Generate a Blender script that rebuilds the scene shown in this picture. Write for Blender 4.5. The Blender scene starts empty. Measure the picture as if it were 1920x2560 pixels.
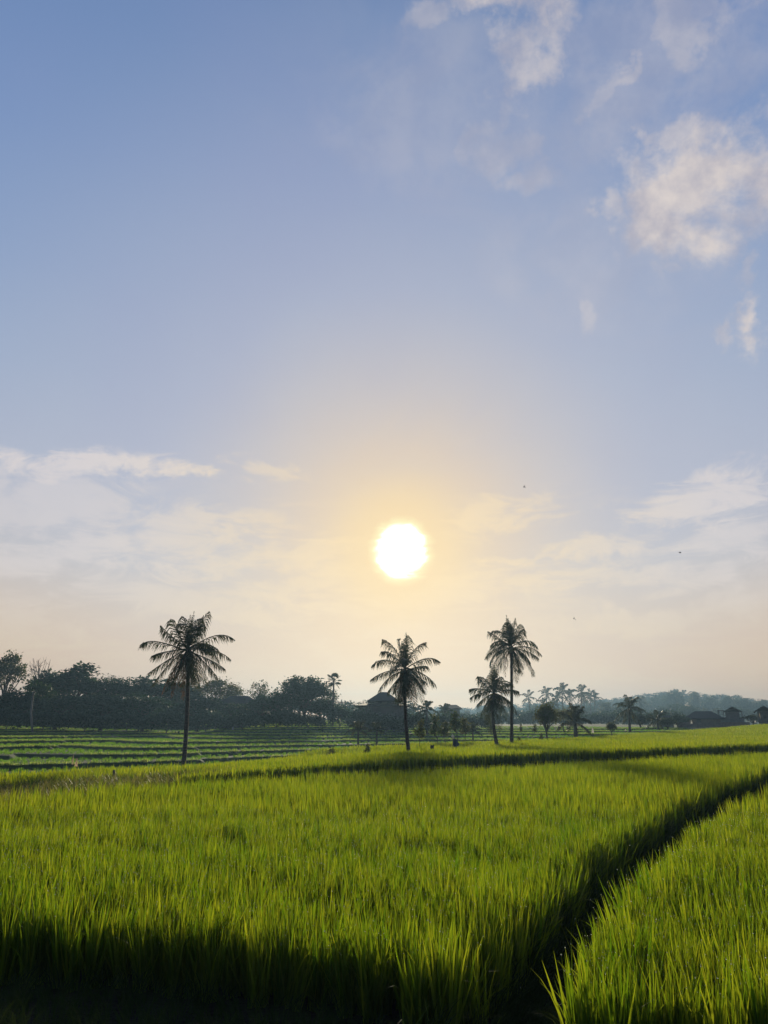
import bpy, bmesh, math, random
import numpy as np
from mathutils import Vector, Matrix, Quaternion

R = math.radians
rng = np.random.default_rng(11)
random.seed(11)
scene = bpy.context.scene
COL = scene.collection

# ------------------------------------------------------------------ camera model
EYE = 1.8
PITCH = R(16.25)
FPX = 1849.0
def ray(px, py):
    xc, yc = (px - 960) / FPX, (1280 - py) / FPX
    return Vector((xc, math.cos(PITCH) - yc * math.sin(PITCH), math.sin(PITCH) + yc * math.cos(PITCH)))
def P(px, py, Y):                       # point on the sight line at depth Y
    d = ray(px, py); k = Y / d.y
    return Vector((d.x * k, Y, EYE + d.z * k))
def G(px, py, z):                       # point of the sight line at height z
    d = ray(px, py); k = (z - EYE) / d.z
    return Vector((d.x * k, d.y * k, z))

cam_d = bpy.data.cameras.new('camera')
cam = bpy.data.objects.new('camera', cam_d)
COL.objects.link(cam)
cam.location = (0, 0, EYE)
cam.rotation_euler = (math.pi / 2 + PITCH, 0, 0)
cam_d.sensor_fit = 'VERTICAL'
cam_d.sensor_height = 36.0
cam_d.lens = 36.0 * FPX / 2560.0
cam_d.clip_start = 0.05
cam_d.clip_end = 4000
scene.camera = cam

scene.view_settings.view_transform = 'Standard'
scene.view_settings.look = 'None'
scene.view_settings.exposure = 0.0
scene.view_settings.gamma = 1.0
try:
    scene.cycles.use_denoising = True
    scene.cycles.denoiser = 'OPENIMAGEDENOISE'
    scene.cycles.denoising_input_passes = 'RGB_ALBEDO_NORMAL'
    scene.cycles.denoising_prefilter = 'ACCURATE'
except Exception:
    pass
scene.cycles.max_bounces = 8
scene.cycles.transparent_max_bounces = 8
scene.cycles.transmission_bounces = 6
scene.cycles.diffuse_bounces = 4
scene.cycles.volume_bounces = 0
scene.cycles.sample_clamp_indirect = 6.0
scene.cycles.sample_clamp_direct = 5.0

# ------------------------------------------------------------------ tagging helpers
def tag(o, label=None, cat=None, group=None, kind=None):
    if label: o['label'] = label
    if cat: o['category'] = cat
    if group: o['group'] = group
    if kind: o['kind'] = kind
    return o
def empty(name, loc=(0, 0, 0), label=None, cat=None, group=None, rz=0.0, s=1.0):
    o = bpy.data.objects.new(name, None)
    o.empty_display_size = 0.2
    COL.objects.link(o)
    o.location = loc; o.rotation_euler = (0, 0, rz); o.scale = (s, s, s)
    return tag(o, label, cat, group)
def copy_tree(o, parent=None):
    c = o.copy(); COL.objects.link(c); c.parent = parent
    for ch in list(o.children): copy_tree(ch, c)
    return c

class MB:
    def __init__(s): s.v = []; s.f = []
    def quad_strip(s, pts, widths, side):
        """flat tapered strip along pts; side = unit vector(s) across"""
        b = len(s.v)
        for i, p in enumerate(pts):
            sd = side[i] if isinstance(side, list) else side
            s.v.append(tuple(p - sd * widths[i] * .5)); s.v.append(tuple(p + sd * widths[i] * .5))
        for i in range(len(pts) - 1):
            s.f.append((b + 2 * i, b + 2 * i + 1, b + 2 * i + 3, b + 2 * i + 2))
    def tube(s, pts, radii, n=8, caps=True):
        b0 = len(s.v)
        up = Vector((0.3, 1, 0.1)).normalized()
        for i, p in enumerate(pts):
            t = (pts[min(i + 1, len(pts) - 1)] - pts[max(i - 1, 0)]).normalized()
            a = t.cross(up)
            if a.length < 1e-3: a = t.cross(Vector((1, 0, 0)))
            a.normalize(); c = t.cross(a)
            for k in range(n):
                th = 2 * math.pi * k / n
                s.v.append(tuple(p + (a * math.cos(th) + c * math.sin(th)) * radii[i]))
        for i in range(len(pts) - 1):
            for k in range(n):
                k2 = (k + 1) % n
                s.f.append((b0 + i * n + k, b0 + i * n + k2, b0 + (i + 1) * n + k2, b0 + (i + 1) * n + k))
        if caps:
            s.f.append(tuple(b0 + k for k in range(n))[::-1])
            s.f.append(tuple(b0 + (len(pts) - 1) * n + k for k in range(n)))
    def box(s, lo, hi):
        b = len(s.v)
        for z in (lo[2], hi[2]):
            for (x, y) in ((lo[0], lo[1]), (hi[0], lo[1]), (hi[0], hi[1]), (lo[0], hi[1])):
                s.v.append((x, y, z))
        for f in ((3, 2, 1, 0), (4, 5, 6, 7), (0, 1, 5, 4), (1, 2, 6, 5), (2, 3, 7, 6), (3, 0, 4, 7)):
            s.f.append(tuple(b + i for i in f))
    def poly(s, pts):
        b = len(s.v); s.v += [tuple(p) for p in pts]; s.f.append(tuple(range(b, b + len(pts))))
    def leaf(s, p, n, d, l, w):
        """a leaf-shaped face (rhombus folded along its midrib)"""
        sd = n.cross(d)
        if sd.length < 1e-4: sd = Vector((1, 0, 0))
        sd.normalize()
        b = len(s.v)
        s.v += [tuple(p), tuple(p + d * l * .45 + sd * w * .5 + n * w * .12), tuple(p + d * l), tuple(p + d * l * .45 - sd * w * .5 + n * w * .12)]
        s.f.append((b, b + 1, b + 2)); s.f.append((b, b + 2, b + 3))
    def mesh(s, name, mat, smooth=False):
        me = bpy.data.meshes.new(name)
        me.from_pydata(s.v, [], s.f); me.update()
        if mat: me.materials.append(mat)
        if smooth:
            me.polygons.foreach_set('use_smooth', [True] * len(me.polygons))
        return me
    def build(s, name, mat, parent=None, smooth=False):
        o = bpy.data.objects.new(name, s.mesh(name, mat, smooth))
        COL.objects.link(o); o.parent = parent
        return o

# ------------------------------------------------------------------ node helpers
class NT:
    def __init__(s, nt): s.nt = nt; s.n = nt.nodes; s.l = nt.links
    def node(s, t, **kw):
        n = s.n.new(t)
        for k, v in kw.items(): setattr(n, k, v)
        return n
    def put(s, sock, v):
        if isinstance(v, E): s.l.new(v.s, sock)
        elif isinstance(v, bpy.types.NodeSocket): s.l.new(v, sock)
        else: sock.default_value = v
    def m(s, op, a, b=0.0, c=None, clamp=False):
        n = s.node('ShaderNodeMath', operation=op); n.use_clamp = clamp
        s.put(n.inputs[0], a); s.put(n.inputs[1], b)
        if c is not None: s.put(n.inputs[2], c)
        return E(s, n.outputs[0])
    def smooth(s, x, a, b):          # smoothstep a..b
        n = s.node('ShaderNodeMapRange', interpolation_type='SMOOTHSTEP')
        s.put(n.inputs['Value'], x); n.inputs['From Min'].default_value = a; n.inputs['From Max'].default_value = b
        return E(s, n.outputs['Result'])
    def mix(s, f, a, b):
        n = s.node('ShaderNodeMix', data_type='RGBA', blend_type='MIX')
        s.put(n.inputs['Factor'], f); s.put(n.inputs['A' if False else 6], a); s.put(n.inputs[7], b)
        return E(s, n.outputs[2])
    def ramp(s, x, stops, interp='LINEAR'):
        n = s.node('ShaderNodeValToRGB'); cr = n.color_ramp; cr.interpolation = interp
        while len(cr.elements) > 1: cr.elements.remove(cr.elements[-1])
        cr.elements[0].position = stops[0][0]; cr.elements[0].color = stops[0][1]
        for p, c in stops[1:]:
            e = cr.elements.new(p); e.color = c
        s.put(n.inputs[0], x)
        return E(s, n.outputs[0])
    def noise(s, vec, scale, detail=4, rough=.55, dist=0.0):
        n = s.node('ShaderNodeTexNoise')
        s.put(n.inputs['Vector'], vec); n.inputs['Scale'].default_value = scale
        n.inputs['Detail'].default_value = detail; n.inputs['Roughness'].default_value = rough
        n.inputs['Distortion'].default_value = dist
        return E(s, n.outputs[0])
    def vmul(s, vec, v):
        n = s.node('ShaderNodeVectorMath', operation='MULTIPLY'); s.put(n.inputs[0], vec); n.inputs[1].default_value = v
        return E(s, n.outputs[0])
class E:
    def __init__(s, t, sock): s.t = t; s.s = sock
    def __add__(s, o): return s.t.m('ADD', s, o)
    def __radd__(s, o): return s.t.m('ADD', o, s)
    def __sub__(s, o): return s.t.m('SUBTRACT', s, o)
    def __rsub__(s, o): return s.t.m('SUBTRACT', o, s)
    def __mul__(s, o): return s.t.m('MULTIPLY', s, o)
    def __rmul__(s, o): return s.t.m('MULTIPLY', o, s)
    def __truediv__(s, o): return s.t.m('DIVIDE', s, o)

def lin(r, g, b):
    f = lambda c: c / 12.92 if c <= .04045 else ((c + .055) / 1.055) ** 2.4
    return (f(r / 255), f(g / 255), f(b / 255), 1.0)

# ------------------------------------------------------------------ materials
def leaf_mat(name, dif, trans, tfac, rough=.45, var=.35, gloss=.25, nscale=.35):
    m = bpy.data.materials.new(name); m.use_nodes = True
    t = NT(m.node_tree); t.n.clear()
    out = t.node('ShaderNodeOutputMaterial')
    oi = t.node('ShaderNodeObjectInfo'); geo = t.node('ShaderNodeNewGeometry')
    nz = t.noise(E(t, geo.outputs['Position']), nscale, 3, .6)
    v = (E(t, oi.outputs['Random']) - .5) * var + (nz - .5) * var * 1.4 + (E(t, geo.outputs['Random Per Island']) - .5) * var * 1.5 + 1.0
    def scaled(c):
        n = t.node('ShaderNodeMix', data_type='RGBA', blend_type='MULTIPLY'); n.inputs[0].default_value = 1
        n.inputs[6].default_value = (*c, 1)
        cc = t.node('ShaderNodeCombineColor'); t.put(cc.inputs[0], v); t.put(cc.inputs[1], v * .5 + .5); t.put(cc.inputs[2], v)
        t.l.new(cc.outputs[0], n.inputs[7])
        return n.outputs[2]
    p = t.node('ShaderNodeBsdfPrincipled'); t.l.new(scaled(dif), p.inputs['Base Color'])
    p.inputs['Roughness'].default_value = rough; p.inputs['Specular IOR Level'].default_value = gloss
    tr = t.node('ShaderNodeBsdfTranslucent'); t.l.new(scaled(trans), tr.inputs['Color'])
    mx = t.node('ShaderNodeMixShader'); mx.inputs[0].default_value = tfac
    t.l.new(p.outputs[0], mx.inputs[1]); t.l.new(tr.outputs[0], mx.inputs[2]); t.l.new(mx.outputs[0], out.inputs['Surface'])
    return m
def solid_mat(name, c1, c2, scale=3.0, rough=.85, bump=.2, stretch=(1, 1, 1)):
    m = bpy.data.materials.new(name); m.use_nodes = True
    t = NT(m.node_tree); p = t.n['Principled BSDF']
    tc = t.node('ShaderNodeTexCoord')
    nz = t.noise(t.vmul(tc.outputs['Object'], stretch), scale, 5, .65)
    col = t.mix(t.smooth(nz, .35, .65), (*c1, 1), (*c2, 1))
    t.l.new(col.s, p.inputs['Base Color']); p.inputs['Roughness'].default_value = rough
    p.inputs['Specular IOR Level'].default_value = .2
    b = t.node('ShaderNodeBump'); b.inputs['Strength'].default_value = bump; t.l.new(nz.s, b.inputs['Height'])
    t.l.new(b.outputs[0], p.inputs['Normal'])
    return m

M = {}
M['rice'] = leaf_mat('rice_leaf', (.04, .085, .010), (.295, .385, .011), .55, .65, .5, .22, .25)
M['rice_far'] = leaf_mat('rice_leaf_far', (.05, .09, .010), (.32, .40, .012), .55, .45, .45, .3, .12)
M['terrace_rice'] = leaf_mat('terrace_rice_leaf', (.04, .11, .014), (.22, .44, .024), .45, .5, .4, .2, .08)
M['lip'] = leaf_mat('bund_grass', (.13, .19, .045), (.42, .54, .10), .5, .5, .4, .3, .2)
M['weed'] = leaf_mat('weed_leaf', (.05, .075, .02), (.20, .21, .04), .45, .5, .6, .3, .8)
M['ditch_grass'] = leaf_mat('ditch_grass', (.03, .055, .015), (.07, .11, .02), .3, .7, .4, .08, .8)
M['palm'] = leaf_mat('palm_leaflet', (.022, .038, .016), (.06, .07, .02), .3, .4, .6, .12, .6)
M['palm_dead'] = leaf_mat('dead_frond', (.10, .065, .035), (.16, .09, .04), .35, .7, .4, .1, .6)
M['leaf_dark'] = leaf_mat('leaf_dark', (.014, .040, .020), (.040, .08, .024), .35, .5, .7, .08, .3)
M['leaf_mid'] = leaf_mat('leaf_mid', (.035, .055, .02), (.11, .12, .03), .4, .5, .7, .1, .3)
M['leaf_pale'] = leaf_mat('leaf_pale', (.07, .085, .035), (.18, .18, .05), .4, .5, .5, .3, .3)
M['bark'] = solid_mat('bark', (.06, .05, .04), (.12, .10, .08), 6, .9, .5, (1, 1, .3))
M['palm_bark'] = solid_mat('palm_bark', (.07, .06, .05), (.13, .11, .09), 9, .9, .5, (.4, .4, 2.5))
M['pale_bark'] = solid_mat('pale_bark', (.16, .16, .15), (.24, .23, .21), 6, .9, .3, (1, 1, .3))
M['soil'] = None
M['wall'] = solid_mat('plaster', (.15, .15, .14), (.21, .20, .19), 1.2, .9, .1)
M['wall_dark'] = solid_mat('dark_wall', (.12, .12, .12), (.17, .165, .16), 1.2, .9, .1)
M['brick'] = solid_mat('brick_wall', (.16, .12, .10), (.22, .17, .14), 2.5, .9, .2)
M['tile'] = solid_mat('roof_tile', (.026, .026, .026), (.048, .042, .038), 5, .85, .4, (1, 1, 3))
M['thatch'] = solid_mat('roof_thatch', (.03, .031, .028), (.05, .048, .042), 6, .95, .5, (2, 2, .5))
M['wood'] = solid_mat('weathered_wood', (.09, .075, .06), (.15, .13, .11), 8, .9, .3, (1, 1, .3))
M['glass'] = solid_mat('dark_glass', (.02, .025, .03), (.03, .035, .04), 1, .15, .0)
M['concrete'] = solid_mat('concrete_pole', (.20, .20, .19), (.28, .27, .26), 4, .9, .1)
M['cable'] = solid_mat('cable', (.03, .03, .03), (.05, .05, .05), 4, .6, .0)
M['cloth_white'] = leaf_mat('white_cloth', (.75, .74, .70), (.6, .58, .5), .4, .8, .1, .1, 2)
M['cloth_cream'] = leaf_mat('cream_cloth', (.62, .55, .38), (.55, .45, .25), .4, .8, .2, .1, 3)
M['cloth_blue'] = leaf_mat('blue_cloth', (.02, .035, .09), (.02, .03, .06), .2, .8, .2, .1, 3)
M['stump'] = solid_mat('stump_bark', (.03, .035, .045), (.06, .06, .065), 6, .9, .5, (1, 1, .3))
M['feather'] = solid_mat('feather', (.03, .03, .03), (.05, .05, .05), 4, .8, .0)
M['nut'] = solid_mat('coconut', (.10, .11, .03), (.16, .14, .05), 5, .6, .1)

# ------------------------------------------------------------------ sun and sky
SUN = ray(1001, 1377).normalized()
sl = bpy.data.lights.new('sun', 'SUN'); sl.energy = 5.0; sl.angle = R(4.0); sl.color = (1.0, .86, .62)
so = bpy.data.objects.new('sun', sl); COL.objects.link(so)
so.rotation_euler = (-SUN).to_track_quat('-Z', 'Y').to_euler()
so.location = (0, 60, 60)

w = bpy.data.worlds.new('World'); scene.world = w; w.use_nodes = True
t = NT(w.node_tree); t.n.clear()
wo = t.node('ShaderNodeOutputWorld'); bg = t.node('ShaderNodeBackground')
t.l.new(bg.outputs[0], wo.inputs[0])
tc = t.node('ShaderNodeTexCoord')
D = E(t, tc.outputs['Generated'])
sep = t.node('ShaderNodeSeparateXYZ'); t.put(sep.inputs[0], D)
dx, dy, dz = (E(t, sep.outputs[i]) for i in range(3))
DEG = 180 / math.pi
el = t.m('ARCSINE', dz) * DEG
az = t.m('ARCTAN2', dx, dy) * DEG
dn = t.node('ShaderNodeVectorMath', operation='DOT_PRODUCT'); t.put(dn.inputs[0], D); dn.inputs[1].default_value = SUN
sg = t.m('ARCCOSINE', t.m('MINIMUM', E(t, dn.outputs['Value']), .999999)) * DEG      # angle from the sun
def aed(px, py):
    d = ray(px, py).normalized()
    return math.degrees(math.atan2(d.x, d.y)), math.degrees(math.asin(d.z))
S = lambda e: (e + 5) / 95.0
base = t.ramp((el + 5) / 95.0, [
    (S(-5), lin(226, 176, 140)), (S(1), lin(234, 189, 154)), (S(4), lin(235, 198, 166)), (S(8), lin(226, 203, 182)), (S(12), lin(206, 201, 202)),
    (S(18), lin(177, 187, 210)), (S(25), lin(152, 174, 208)), (S(32), lin(130, 159, 203)), (S(40), lin(112, 145, 196)),
    (S(50), lin(91, 130, 183)), (S(60), lin(48, 88, 155)), (S(75), lin(28, 58, 115)), (S(90), lin(22, 48, 100))])
# broad warm glow round the sun, then the blown-out aureole
gl = t.ramp(sg / 40.0, [(0, (1, 1, 1, 1)), (.08, (.92, .92, .92, 1)), (.2, (.66, .66, .66, 1)), (.33, (.40, .40, .40, 1)), (.5, (.20, .20, .20, 1)), (.75, (.08, .08, .08, 1)), (1, (0, 0, 0, 1))], 'B_SPLINE')
warm = t.ramp(sg / 20.0, [(0, lin(248, 218, 152)), (.15, lin(238, 206, 154)), (.4, lin(230, 200, 162)), (.7, lin(216, 198, 182)), (1, lin(194, 193, 204))])
wide = t.ramp(sg / 60.0, [(0, (.86, .86, .86, 1)), (.18, (.84, .84, .84, 1)), (.33, (.60, .60, .60, 1)), (.43, (.42, .42, .42, 1)), (.58, (.22, .22, .22, 1)), (.75, (.05, .05, .05, 1)), (1, (0, 0, 0, 1))], 'B_SPLINE')
base = t.mix(wide * t.smooth(el, 5, 19), base, lin(188, 190, 205))
sky = t.mix(gl, base, warm)
# duller sky away from the sun, behind the viewer
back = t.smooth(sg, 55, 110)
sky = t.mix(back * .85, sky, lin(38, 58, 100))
# slow mottling of the blue
mott = t.noise(D, 2.3, 3, .5)
sky = t.mix(t.smooth(mott, .45, .75) * t.smooth(el, 8, 25) * .22, sky, lin(150, 156, 200))
mott2 = t.noise(t.vmul(D, (1, 1, 1.6)), 4.5, 6, .6, 1.0)
sky = t.mix(t.smooth(mott2, .42, .72) * t.smooth(el, 14, 26) * t.smooth(az, -20, 12) * .22, sky, lin(184, 184, 200))

# clouds: ellipses of cloud on the sky dome, torn by noise
nA = t.noise(D, 9.0, 8, .62, .25)            # puffs
nB = t.noise(t.vmul(D, (1, 1, 3.2)), 11.0, 9, .68, .8)   # streaks
nS = t.noise(D, 16.0, 5, .6)                # shading inside
wn = t.node('ShaderNodeTexNoise'); t.put(wn.inputs['Vector'], D); wn.inputs['Scale'].default_value = 7.0; wn.inputs['Detail'].default_value = 9; wn.inputs['Roughness'].default_value = .62
ws = t.node('ShaderNodeSeparateColor'); t.l.new(wn.outputs['Color'], ws.inputs[0])
waz = az + (E(t, ws.outputs[0]) - .5) * 17.0
wel = el + (E(t, ws.outputs[1]) - .5) * 12.0
wel2 = el + (E(t, ws.outputs[1]) - .5) * 5.0
def cloud(px, py, rx, ry, amp, noise, rot=0.0, edge=.55, k=.42):
    a0, e0 = aed(px, py)
    a1, _ = aed(px + rx, py); _, e1 = aed(px, py - ry)
    ra, re = abs(a1 - a0), abs(e1 - e0)
    c, s_ = math.cos(R(rot)), math.sin(R(rot))
    u = (waz - a0) / ra; v = ((wel if noise is nA else wel2) - e0) / re
    asp = rx / ry
    u2 = u * c + v * (s_ / asp); v2 = v * c - u * (s_ * asp)
    d = u2 * u2 + v2 * v2
    d = t.m('SQRT', d)
    x = (1.0 - d) * k + (noise - .5) * 2.0 + .22
    return t.smooth(x, 0.0, edge) * t.smooth(d, 1.9, .7) * amp
def union(lst):
    r = None
    for a in lst:
        r = a if r is None else t.m('MAXIMUM', r, a)
    return r
hi = union([
    cloud(1760, 490, 215, 165, .95, nA, 25), cloud(1900, 430, 220, 165, .9, nA, 10), cloud(1690, 330, 50, 60, .6, nA), cloud(1540, 560, 50, 60, .55, nA),
    cloud(1868, 812, 66, 72, .9, nA, 30, .5), cloud(1780, 850, 30, 40, .5, nA), cloud(1830, 690, 60, 36, .4, nA, 40),
    cloud(1250, 20, 130, 75, .85, nA, -10), cloud(1290, 130, 85, 100, .6, nA, -30), cloud(1090, 85, 60, 60, .4, nA),
    cloud(1560, 170, 55, 40, .5, nA, 20), cloud(1500, 230, 40, 95, .38, nA, -25), cloud(1740, 80, 80, 120, .45, nA, -20), cloud(1780, 10, 110, 50, .35, nA),
    cloud(1270, 330, 90, 100, .40, nA), cloud(1310, 440, 90, 60, .42, nA), cloud(1465, 810, 46, 36, .35, nA, 0, .7), cloud(1150, 260, 330, 200, .16, nA), cloud(1620, 180, 330, 220, .24, nA), cloud(1500, 640, 300, 160, .14, nA),
])
mid = union([
    cloud(230, 1165, 250, 34, .85, nB, 8), cloud(400, 1165, 90, 26, .85, nB, 12), cloud(80, 1250, 230, 90, .48, nB, 15), cloud(650, 1196, 80, 22, .5, nB, -8),
    cloud(150, 1370, 360, 55, .62, nB, 12), cloud(430, 1330, 260, 50, .55, nB, 3), cloud(620, 1400, 260, 34, .55, nB, 8), cloud(800, 1385, 140, 22, .5, nB, 12),
    cloud(500, 1500, 260, 50, .45, nB, -5), cloud(60, 1540, 140, 70, .5, nB, -20), cloud(700, 1460, 200, 24, .4, nB, 6),
    cloud(1250, 1300, 130, 45, .6, nB, 8), cloud(1500, 1370, 170, 30, .6, nB, 8), cloud(1780, 1260, 220, 60, .75, nB, 10), cloud(1830, 1330, 160, 40, .5, nB),
    cloud(1550, 1440, 260, 26, .5, nB, 4), cloud(1300, 1415, 170, 12, .6, nB, 5), cloud(1820, 1420, 170, 36, .5, nB, 14), cloud(1620, 1560, 250, 34, .55, nA, 4),
    cloud(1850, 1510, 130, 42, .5, nA, 10), cloud(1130, 1480, 200, 24, .4, nB, 4),
])
band = t.smooth(nB, .44, .66) * t.smooth(el, 21, 10) * t.smooth(el, -2, 3) * .34
cl_hi = t.mix(t.smooth(nS, .32, .68), lin(184, 180, 192), lin(232, 220, 213))
cl_mid = t.mix(t.smooth(sg, 4, 26), lin(244, 216, 170), lin(230, 220, 218))
cl_mid = t.mix(t.smooth(el, 12, 4), cl_mid, lin(234, 210, 180))
grey = t.smooth(nA, .52, .70) * t.smooth(el, 9, 4) * .14
sky = t.mix(band, sky, cl_mid)
sky = t.mix(grey, sky, lin(198, 180, 170))
sky = t.mix(mid, sky, cl_mid)
sky = t.mix(hi, sky, cl_hi)
# aureole: white-hot core with a ragged yellow rim
nR = t.noise(t.vmul(D, (1, 1, 1.8)), 22.0, 5, .6, .8)
sge = sg + (nR - .5) * 1.6
core = t.smooth(sge, 2.15, 1.5)
rim = t.smooth(sge, 2.8, 1.7)
sky = t.mix(t.smooth(sg, 7.0, 2.0) * .5, sky, lin(246, 212, 148))
sky = t.mix(rim * .85, sky, (1.0, .97, .52, 1))
sky = t.mix(core, sky, (1.9, 1.85, 1.7, 1))
# physical sky underneath
nish = t.node('ShaderNodeTexSky', sky_type='NISHITA')
nish.sun_disc = False
nish.sun_elevation = math.asin(SUN.z); nish.sun_rotation = math.atan2(SUN.x, SUN.y)
nm = t.node('ShaderNodeMix', data_type='RGBA', blend_type='MULTIPLY'); nm.inputs[0].default_value = 1
t.l.new(nish.outputs[0], nm.inputs[6]); nm.inputs[7].default_value = (.07, .07, .07, 1)
sky = t.mix(.10, sky, E(t, nm.outputs[2]))
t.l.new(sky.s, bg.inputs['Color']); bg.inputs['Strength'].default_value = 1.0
w.cycles.sampling_method = 'MANUAL'; w.cycles.sample_map_resolution = 512

# ------------------------------------------------------------------ terrain
CAN = .55                      # height of the rice
def fx(pts):                   # y as a function of x through plan points, extrapolated
    xs = np.array([p[0] for p in pts]); ys = np.array([p[1] for p in pts])
    o = np.argsort(xs); xs, ys = xs[o], ys[o]
    def f(x):
        x = np.asarray(x, float); y = np.interp(x, xs, ys)
        sl0 = (ys[1] - ys[0]) / (xs[1] - xs[0]); sl1 = (ys[-1] - ys[-2]) / (xs[-1] - xs[-2])
        y = np.where(x < xs[0], ys[0] + sl0 * (x - xs[0]), y)
        return np.where(x > xs[-1], ys[-1] + sl1 * (x - xs[-1]), y)
    return f
def gp(*pl, z=CAN): return [tuple(G(px, py, z))[:2] for px, py in pl]
y_nearL = fx(gp((0, 2248), (300, 2268), (600, 2288), (900, 2312), (1150, 2370)))
y_nearR = fx(gp((1389, 2392), (1500, 2415), (1700, 2432), (1920, 2448)))
y_mid = fx(gp((0, 1990), (120, 1982), (240, 1970), (393, 1957), (700, 1941), (960, 1928), (1300, 1911), (1600, 1897), (1920, 1880)))
_eL = gp((1095, 2420), (1175, 2335), (1345, 2195), (1510, 2085), (1662, 2005), (1772, 1962), (1902, 1918))
_eR = gp((1389, 2440), (1455, 2300), (1560, 2185), (1650, 2118), (1760, 2042), (1850, 1996), (1920, 1966))
x_L = fx([(p[1], p[0]) for p in _eL]); x_R = fx([(p[1], p[0]) for p in _eR])
far_pts = [(0, 1933, 25.5), (285, 1925, 30), (457, 1921, 36.5), (600, 1905, 41), (800, 1868, 48), (1000, 1860, 52), (1150, 1856, 55), (1300, 1848, 60), (1500, 1838, 72), (1700, 1826, 90), (1920, 1808, 112)]
FCAN = .42
y_far = fx([tuple(P(*p))[:2] for p in far_pts])
ctl = [(*tuple(P(*p))[:2], P(*p).z - FCAN) for p in far_pts]
for px, py, Y, h in [(120, 1950, 20, FCAN), (393, 1940, 18.8, FCAN), (520, 1926, 20.9, FCAN), (960, 1894, 24.1, FCAN), (1400, 1874, 29.3, FCAN), (1920, 1857, 41.3, FCAN), (457, 1924, 35.5, FCAN), (1025, 1880, 42, FCAN), (1278, 1853, 50, FCAN), (1245, 1857, 49, FCAN), (1600, 1850, 60, FCAN), (800, 1885, 33, FCAN)]:
    p = P(px, py, Y); ctl.append((p.x, p.y, p.z - h))
ctl += [(-30, 20, -.6), (-40, 34, -1.2), (60, 45, .7), (120, 112, 2.4)]
ctl = np.array(ctl)
_n = len(ctl)
_A = np.zeros((_n + 3, _n + 3)); _d = np.hypot(ctl[:, None, 0] - ctl[None, :, 0], ctl[:, None, 1] - ctl[None, :, 1])
_A[:_n, :_n] = _d - np.eye(_n) * .8; _A[:_n, _n] = 1; _A[:_n, _n + 1:] = ctl[:, :2]; _A[_n, :_n] = 1; _A[_n + 1:, :_n] = ctl[:, :2].T
_w = np.linalg.solve(_A, np.concatenate([ctl[:, 2], np.zeros(3)]))
def z_far(x, y):
    s = _w[_n] + _w[_n + 1] * x + _w[_n + 2] * y
    for i in range(_n): s = s + _w[i] * np.hypot(x - ctl[i, 0], y - ctl[i, 1])
    return s
def sst(x, a, b):
    u = np.clip((x - a) / (b - a), 0, 1); return u * u * (3 - 2 * u)
_ph = rng.uniform(0, 6.28, 24)
def wob(x, y, s):             # smooth wobble, about +-1
    return (np.sin(x * s + _ph[0] + 1.3 * np.sin(y * s * .7 + _ph[1])) + np.sin(y * s * 1.3 + _ph[2] + 1.1 * np.sin(x * s * .6 + _ph[3])) + .6 * np.sin((x + y) * s * 2.1 + _ph[4])) / 2.6
STEP = .27
def H_raw(x, y):              # smooth valley side behind the far field
    kx = sst(x, -12, 28)
    hl = -.62 + (y - 1.3 * x - 62) * (.019 + .027 * sst(x, -30, -9))
    hr = .62 + (y - 60) * .0165
    return hl * (1 - kx) + hr * kx + .16 * wob(x, y, .06) + .10 * wob(x + 31, y * .4, .17) + .16 * np.mod(np.floor((x + .25 * y + 2.5 * wob(x, y, .11)) / 13.0) * .618, 1.0)
def terr(x, y):
    h = H_raw(x, y)
    q = np.floor(h / STEP); fr = h / STEP - q
    return q * STEP + STEP * sst(fr, .95, 1.0), fr, h
def z_back(x, y):
    zt, fr, h = terr(x, y)
    kt = sst(y, 128, 116) * sst(x - .35 * (y - 60), 60, 40)
    z = np.where(kt > .5, zt, h)
    # wooded rise on the left
    hill = 5.2 * sst(y, 112, 152) * sst(x, -4 , -38)
    hq = np.floor(hill / .8) * .8 + .8 * sst(hill / .8 - np.floor(hill / .8), .75, 1.0)
    z = np.where((hill > .05) & (y < 170), np.minimum(h, 2.2) + hq, z + hill)
    # far hill on the right
    z = z + 16.5 * np.exp(-(((x - 250) / 140) ** 2 + ((y - 660) / 140) ** 2))
    z = np.where(y > 170, np.minimum(z, 1.9 + 16.5 * np.exp(-(((x - 250) / 140) ** 2 + ((y - 660) / 140) ** 2)) + hill), z)
    return z
def zones(x, y):
    ym = y_mid(x); yb = ym + 1.15; yf = y_far(x)
    ditch = (x > x_L(y)) & (x < x_R(y)) & (y < ym + .5)
    right = x >= x_R(y)
    yn = np.where(right, y_nearR(x), y_nearL(x))
    return ym, yb, yf, ditch, right, yn
def z_ground(x, y):
    x = np.asarray(x, float); y = np.asarray(y, float)
    ym, yb, yf, ditch, right, yn = zones(x, y)
    z = np.zeros_like(x)
    dd = np.minimum(x - x_L(y), x_R(y) - x)           # distance inside the ditch
    z = np.where(y < ym + .6, -.34 * sst(dd, -.12, .18), z)
    z = np.where(y > ym, -.10 * sst(y - ym, 0, .2), z)
    zf = z_far(x, np.clip(y, 15, 120))
    k = sst(y - ym, .75, 1.1)
    z = z * (1 - k) + zf * k
    kb = sst(y - yf, .2, 2.4)
    z = z * (1 - kb) + z_back(x, y) * kb
    z = z + .015 * wob(x, y, 3.1) + .01 * wob(x, y, 7.3)
    return z
def zg(x, y): return float(z_ground(np.array([x]), np.array([y]))[0])

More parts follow.
